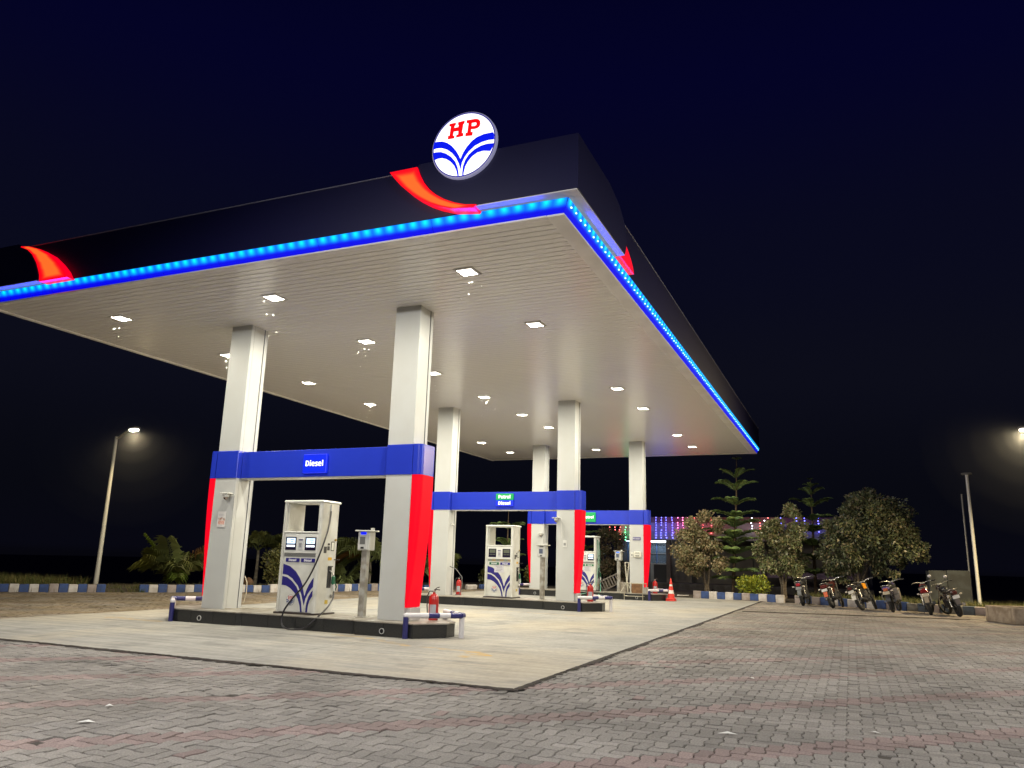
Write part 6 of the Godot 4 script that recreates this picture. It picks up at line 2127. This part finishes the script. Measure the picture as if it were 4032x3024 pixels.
	palm(V(-21.75, 0.1, 25.0), "taller palm seen just right of the nearest left column", 1.35, fan(12, 133, 1.25, 0.7, 1.2, [1, 1, 2]), pc, 134)
	var f3 := fan(12, 135, 1.7, 0.7, 1.2, [1, 1, 1])
	f3.append([2.9, 1.9, 0.8, 0.9, 3])
	palm(V(-18.15, 0.1, 27.6), "dark palm with one dry orange frond behind the nearest fuel pump", 1.0, f3, pc, 136)
	palm(V(-18.9, 0.1, 26.9), "low dark palm clump behind the nearest fuel pump's right side", 0.15, fan(9, 137, 1.1, 0.8, 1.4, [1, 1, 2]), pc, 138)
	palm(V(-17.0, 0.1, 30.6), "dark palm partly hidden behind the nearest right column", 0.6, fan(10, 139, 1.6, 0.8, 1.3, [1, 1, 1]), pc, 140)
	bush(V(-20.75, 0.1, 25.0), "leafy_shrub", "leafy olive shrub between the taller palm and the nearest fuel pump", Vector3(0.62, 0.8, 0.6), 1500, 0.12, [Color(0.144, 0.144, 0.048), Color(0.192, 0.176, 0.064), Color(0.096, 0.104, 0.040)], 141)
	bush(V(-17.0, -0.1, 36.6), "leafy_shrub", "low dark leafy shrub left of the middle fuel pump", Vector3(0.5, 0.6, 0.5), 500, 0.14, [Color(0.096, 0.112, 0.048), Color(0.144, 0.144, 0.048)], 142)
	bush(V(-14.5, -0.1, 36.8), "leafy_shrub", "dark leafy shrub between the middle fuel pump and the column behind it", Vector3(0.6, 0.75, 0.5), 700, 0.14, [Color(0.080, 0.096, 0.048), Color(0.160, 0.144, 0.032)], 143)
	var rock := thing("rock", "reddish rough stone at the foot of the taller palm", "rock", V(-21.2, 0.1, 24.0))
	var mb := MB.new()
	mb.ball(Vector3(0, 0.12, 0), Vector3(0.22, 0.2, 0.18), 9, 6)
	for k in mb.v.size():
		mb.v[k] += Vector3(sin(mb.v[k].y * 31.0 + mb.v[k].x * 17.0), cos(mb.v[k].x * 29.0), sin(mb.v[k].z * 33.0)) * 0.025
	part(rock, "stone", mb, textured(0.16, 0.09, 0.05, 0.95, tex_dirt, 2.0))
	# grass: nobody could count it
	var blade := MB.new()
	for k in 9:
		var a := rng.randf() * TAU
		var h := Vector3(cos(a), 0, sin(a))
		var s := h.cross(Vector3.UP) * 0.006
		var b := h * rng.randf_range(0.01, 0.05)
		var l := rng.randf_range(0.12, 0.26)
		blade.tri(b - s, b + s, b + h * l * 0.6 + Vector3.UP * l)
	var bm := blade.mesh()
	var spots := []
	var gr := RandomNumberGenerator.new()
	gr.seed = 151
	for k in 900:                                    # along the left kerb and in its gap
		var d := gr.randf_range(13.0, 28.0)
		var x := kerb_left_x(d) + gr.randf_range(-0.9, 0.14)
		if d > 18.2 and d < 19.2:
			x = kerb_left_x(d) + gr.randf_range(-0.5, 0.35)
		elif x > kerb_left_x(d) - 0.1 and gr.randf() < 0.55:
			continue
		spots.append([x, 0.1 if x < kerb_left_x(d) - 0.05 else 0.0, d, gr.randf_range(0.35, 1.0)])
	for k in 900:                                    # mound at the far left
		spots.append([gr.randf_range(-29.5, -24.2), 0.1, gr.randf_range(16.5, 19.5), gr.randf_range(0.8, 1.7)])
	for k in 1500:                                   # rough grass behind the motorcycles
		var x := gr.randf_range(-2.0, 5.5)
		spots.append([x, 0.1, kerb_right_d(x) + gr.randf_range(0.25, 2.6), gr.randf_range(0.7, 1.6)])
	for k in 260:                                    # tufts in the slab joint
		if gr.randf() < 0.5:
			spots.append([gr.randf_range(-14.0, -3.4), 0.005, 7.93, gr.randf_range(0.05, 0.14)])
		else:
			spots.append([-3.31, 0.005, gr.randf_range(8.0, 14.0), gr.randf_range(0.05, 0.12)])
	var mm := MultiMesh.new()
	mm.transform_format = MultiMesh.TRANSFORM_3D
	mm.use_colors = true
	mm.mesh = bm
	mm.instance_count = spots.size()
	for k in spots.size():
		var s: Array = spots[k]
		mm.set_instance_transform(k, Transform3D(Basis(Vector3.UP, gr.randf() * TAU).scaled(Vector3.ONE * s[3]), V(s[0], s[1], s[2])))
		var q := gr.randf()
		mm.set_instance_color(k, Color(lerpf(0.06, 0.17, q), lerpf(0.09, 0.14, q), lerpf(0.02, 0.05, q)))
	var o := MultiMeshInstance3D.new()
	o.name = "grass"
	o.multimesh = mm
	o.material_override = leaf_mat(0.6, 0.3)
	o.set_meta("kind", "stuff")
	o.set_meta("label", "rough grass tufts along the kerbs and slab joints")
	add_child(o)
	# moths round the nearer ceiling lights
	var fl := MultiMesh.new()
	fl.transform_format = MultiMesh.TRANSFORM_3D
	var fb := MB.new()
	fb.ball(Vector3.ZERO, Vector3(0.010, 0.008, 0.010), 5, 4)
	fl.mesh = fb.mesh()
	var at := [[-13.66, 10.87], [-9.66, 10.87], [-9.66, 13.98], [-13.66, 13.98], [-9.66, 17.09], [-9.66, 20.2], [-13.66, 20.2], [-5.6, 10.87]]
	fl.instance_count = 48
	for k in 48:
		var q: Array = at[k % 8]
		fl.set_instance_transform(k, Transform3D(Basis(), V(q[0] + gr.randfn() * 0.16, H - 0.06 - absf(gr.randfn()) * 0.3, q[1] + gr.randfn() * 0.16)))
	o = MultiMeshInstance3D.new()
	o.name = "moths"
	o.multimesh = fl
	o.material_override = mat(0.75, 0.74, 0.7, 0.8)
	o.set_meta("kind", "stuff")
	o.set_meta("label", "tiny pale moths swarming under the ceiling lights")
	add_child(o)
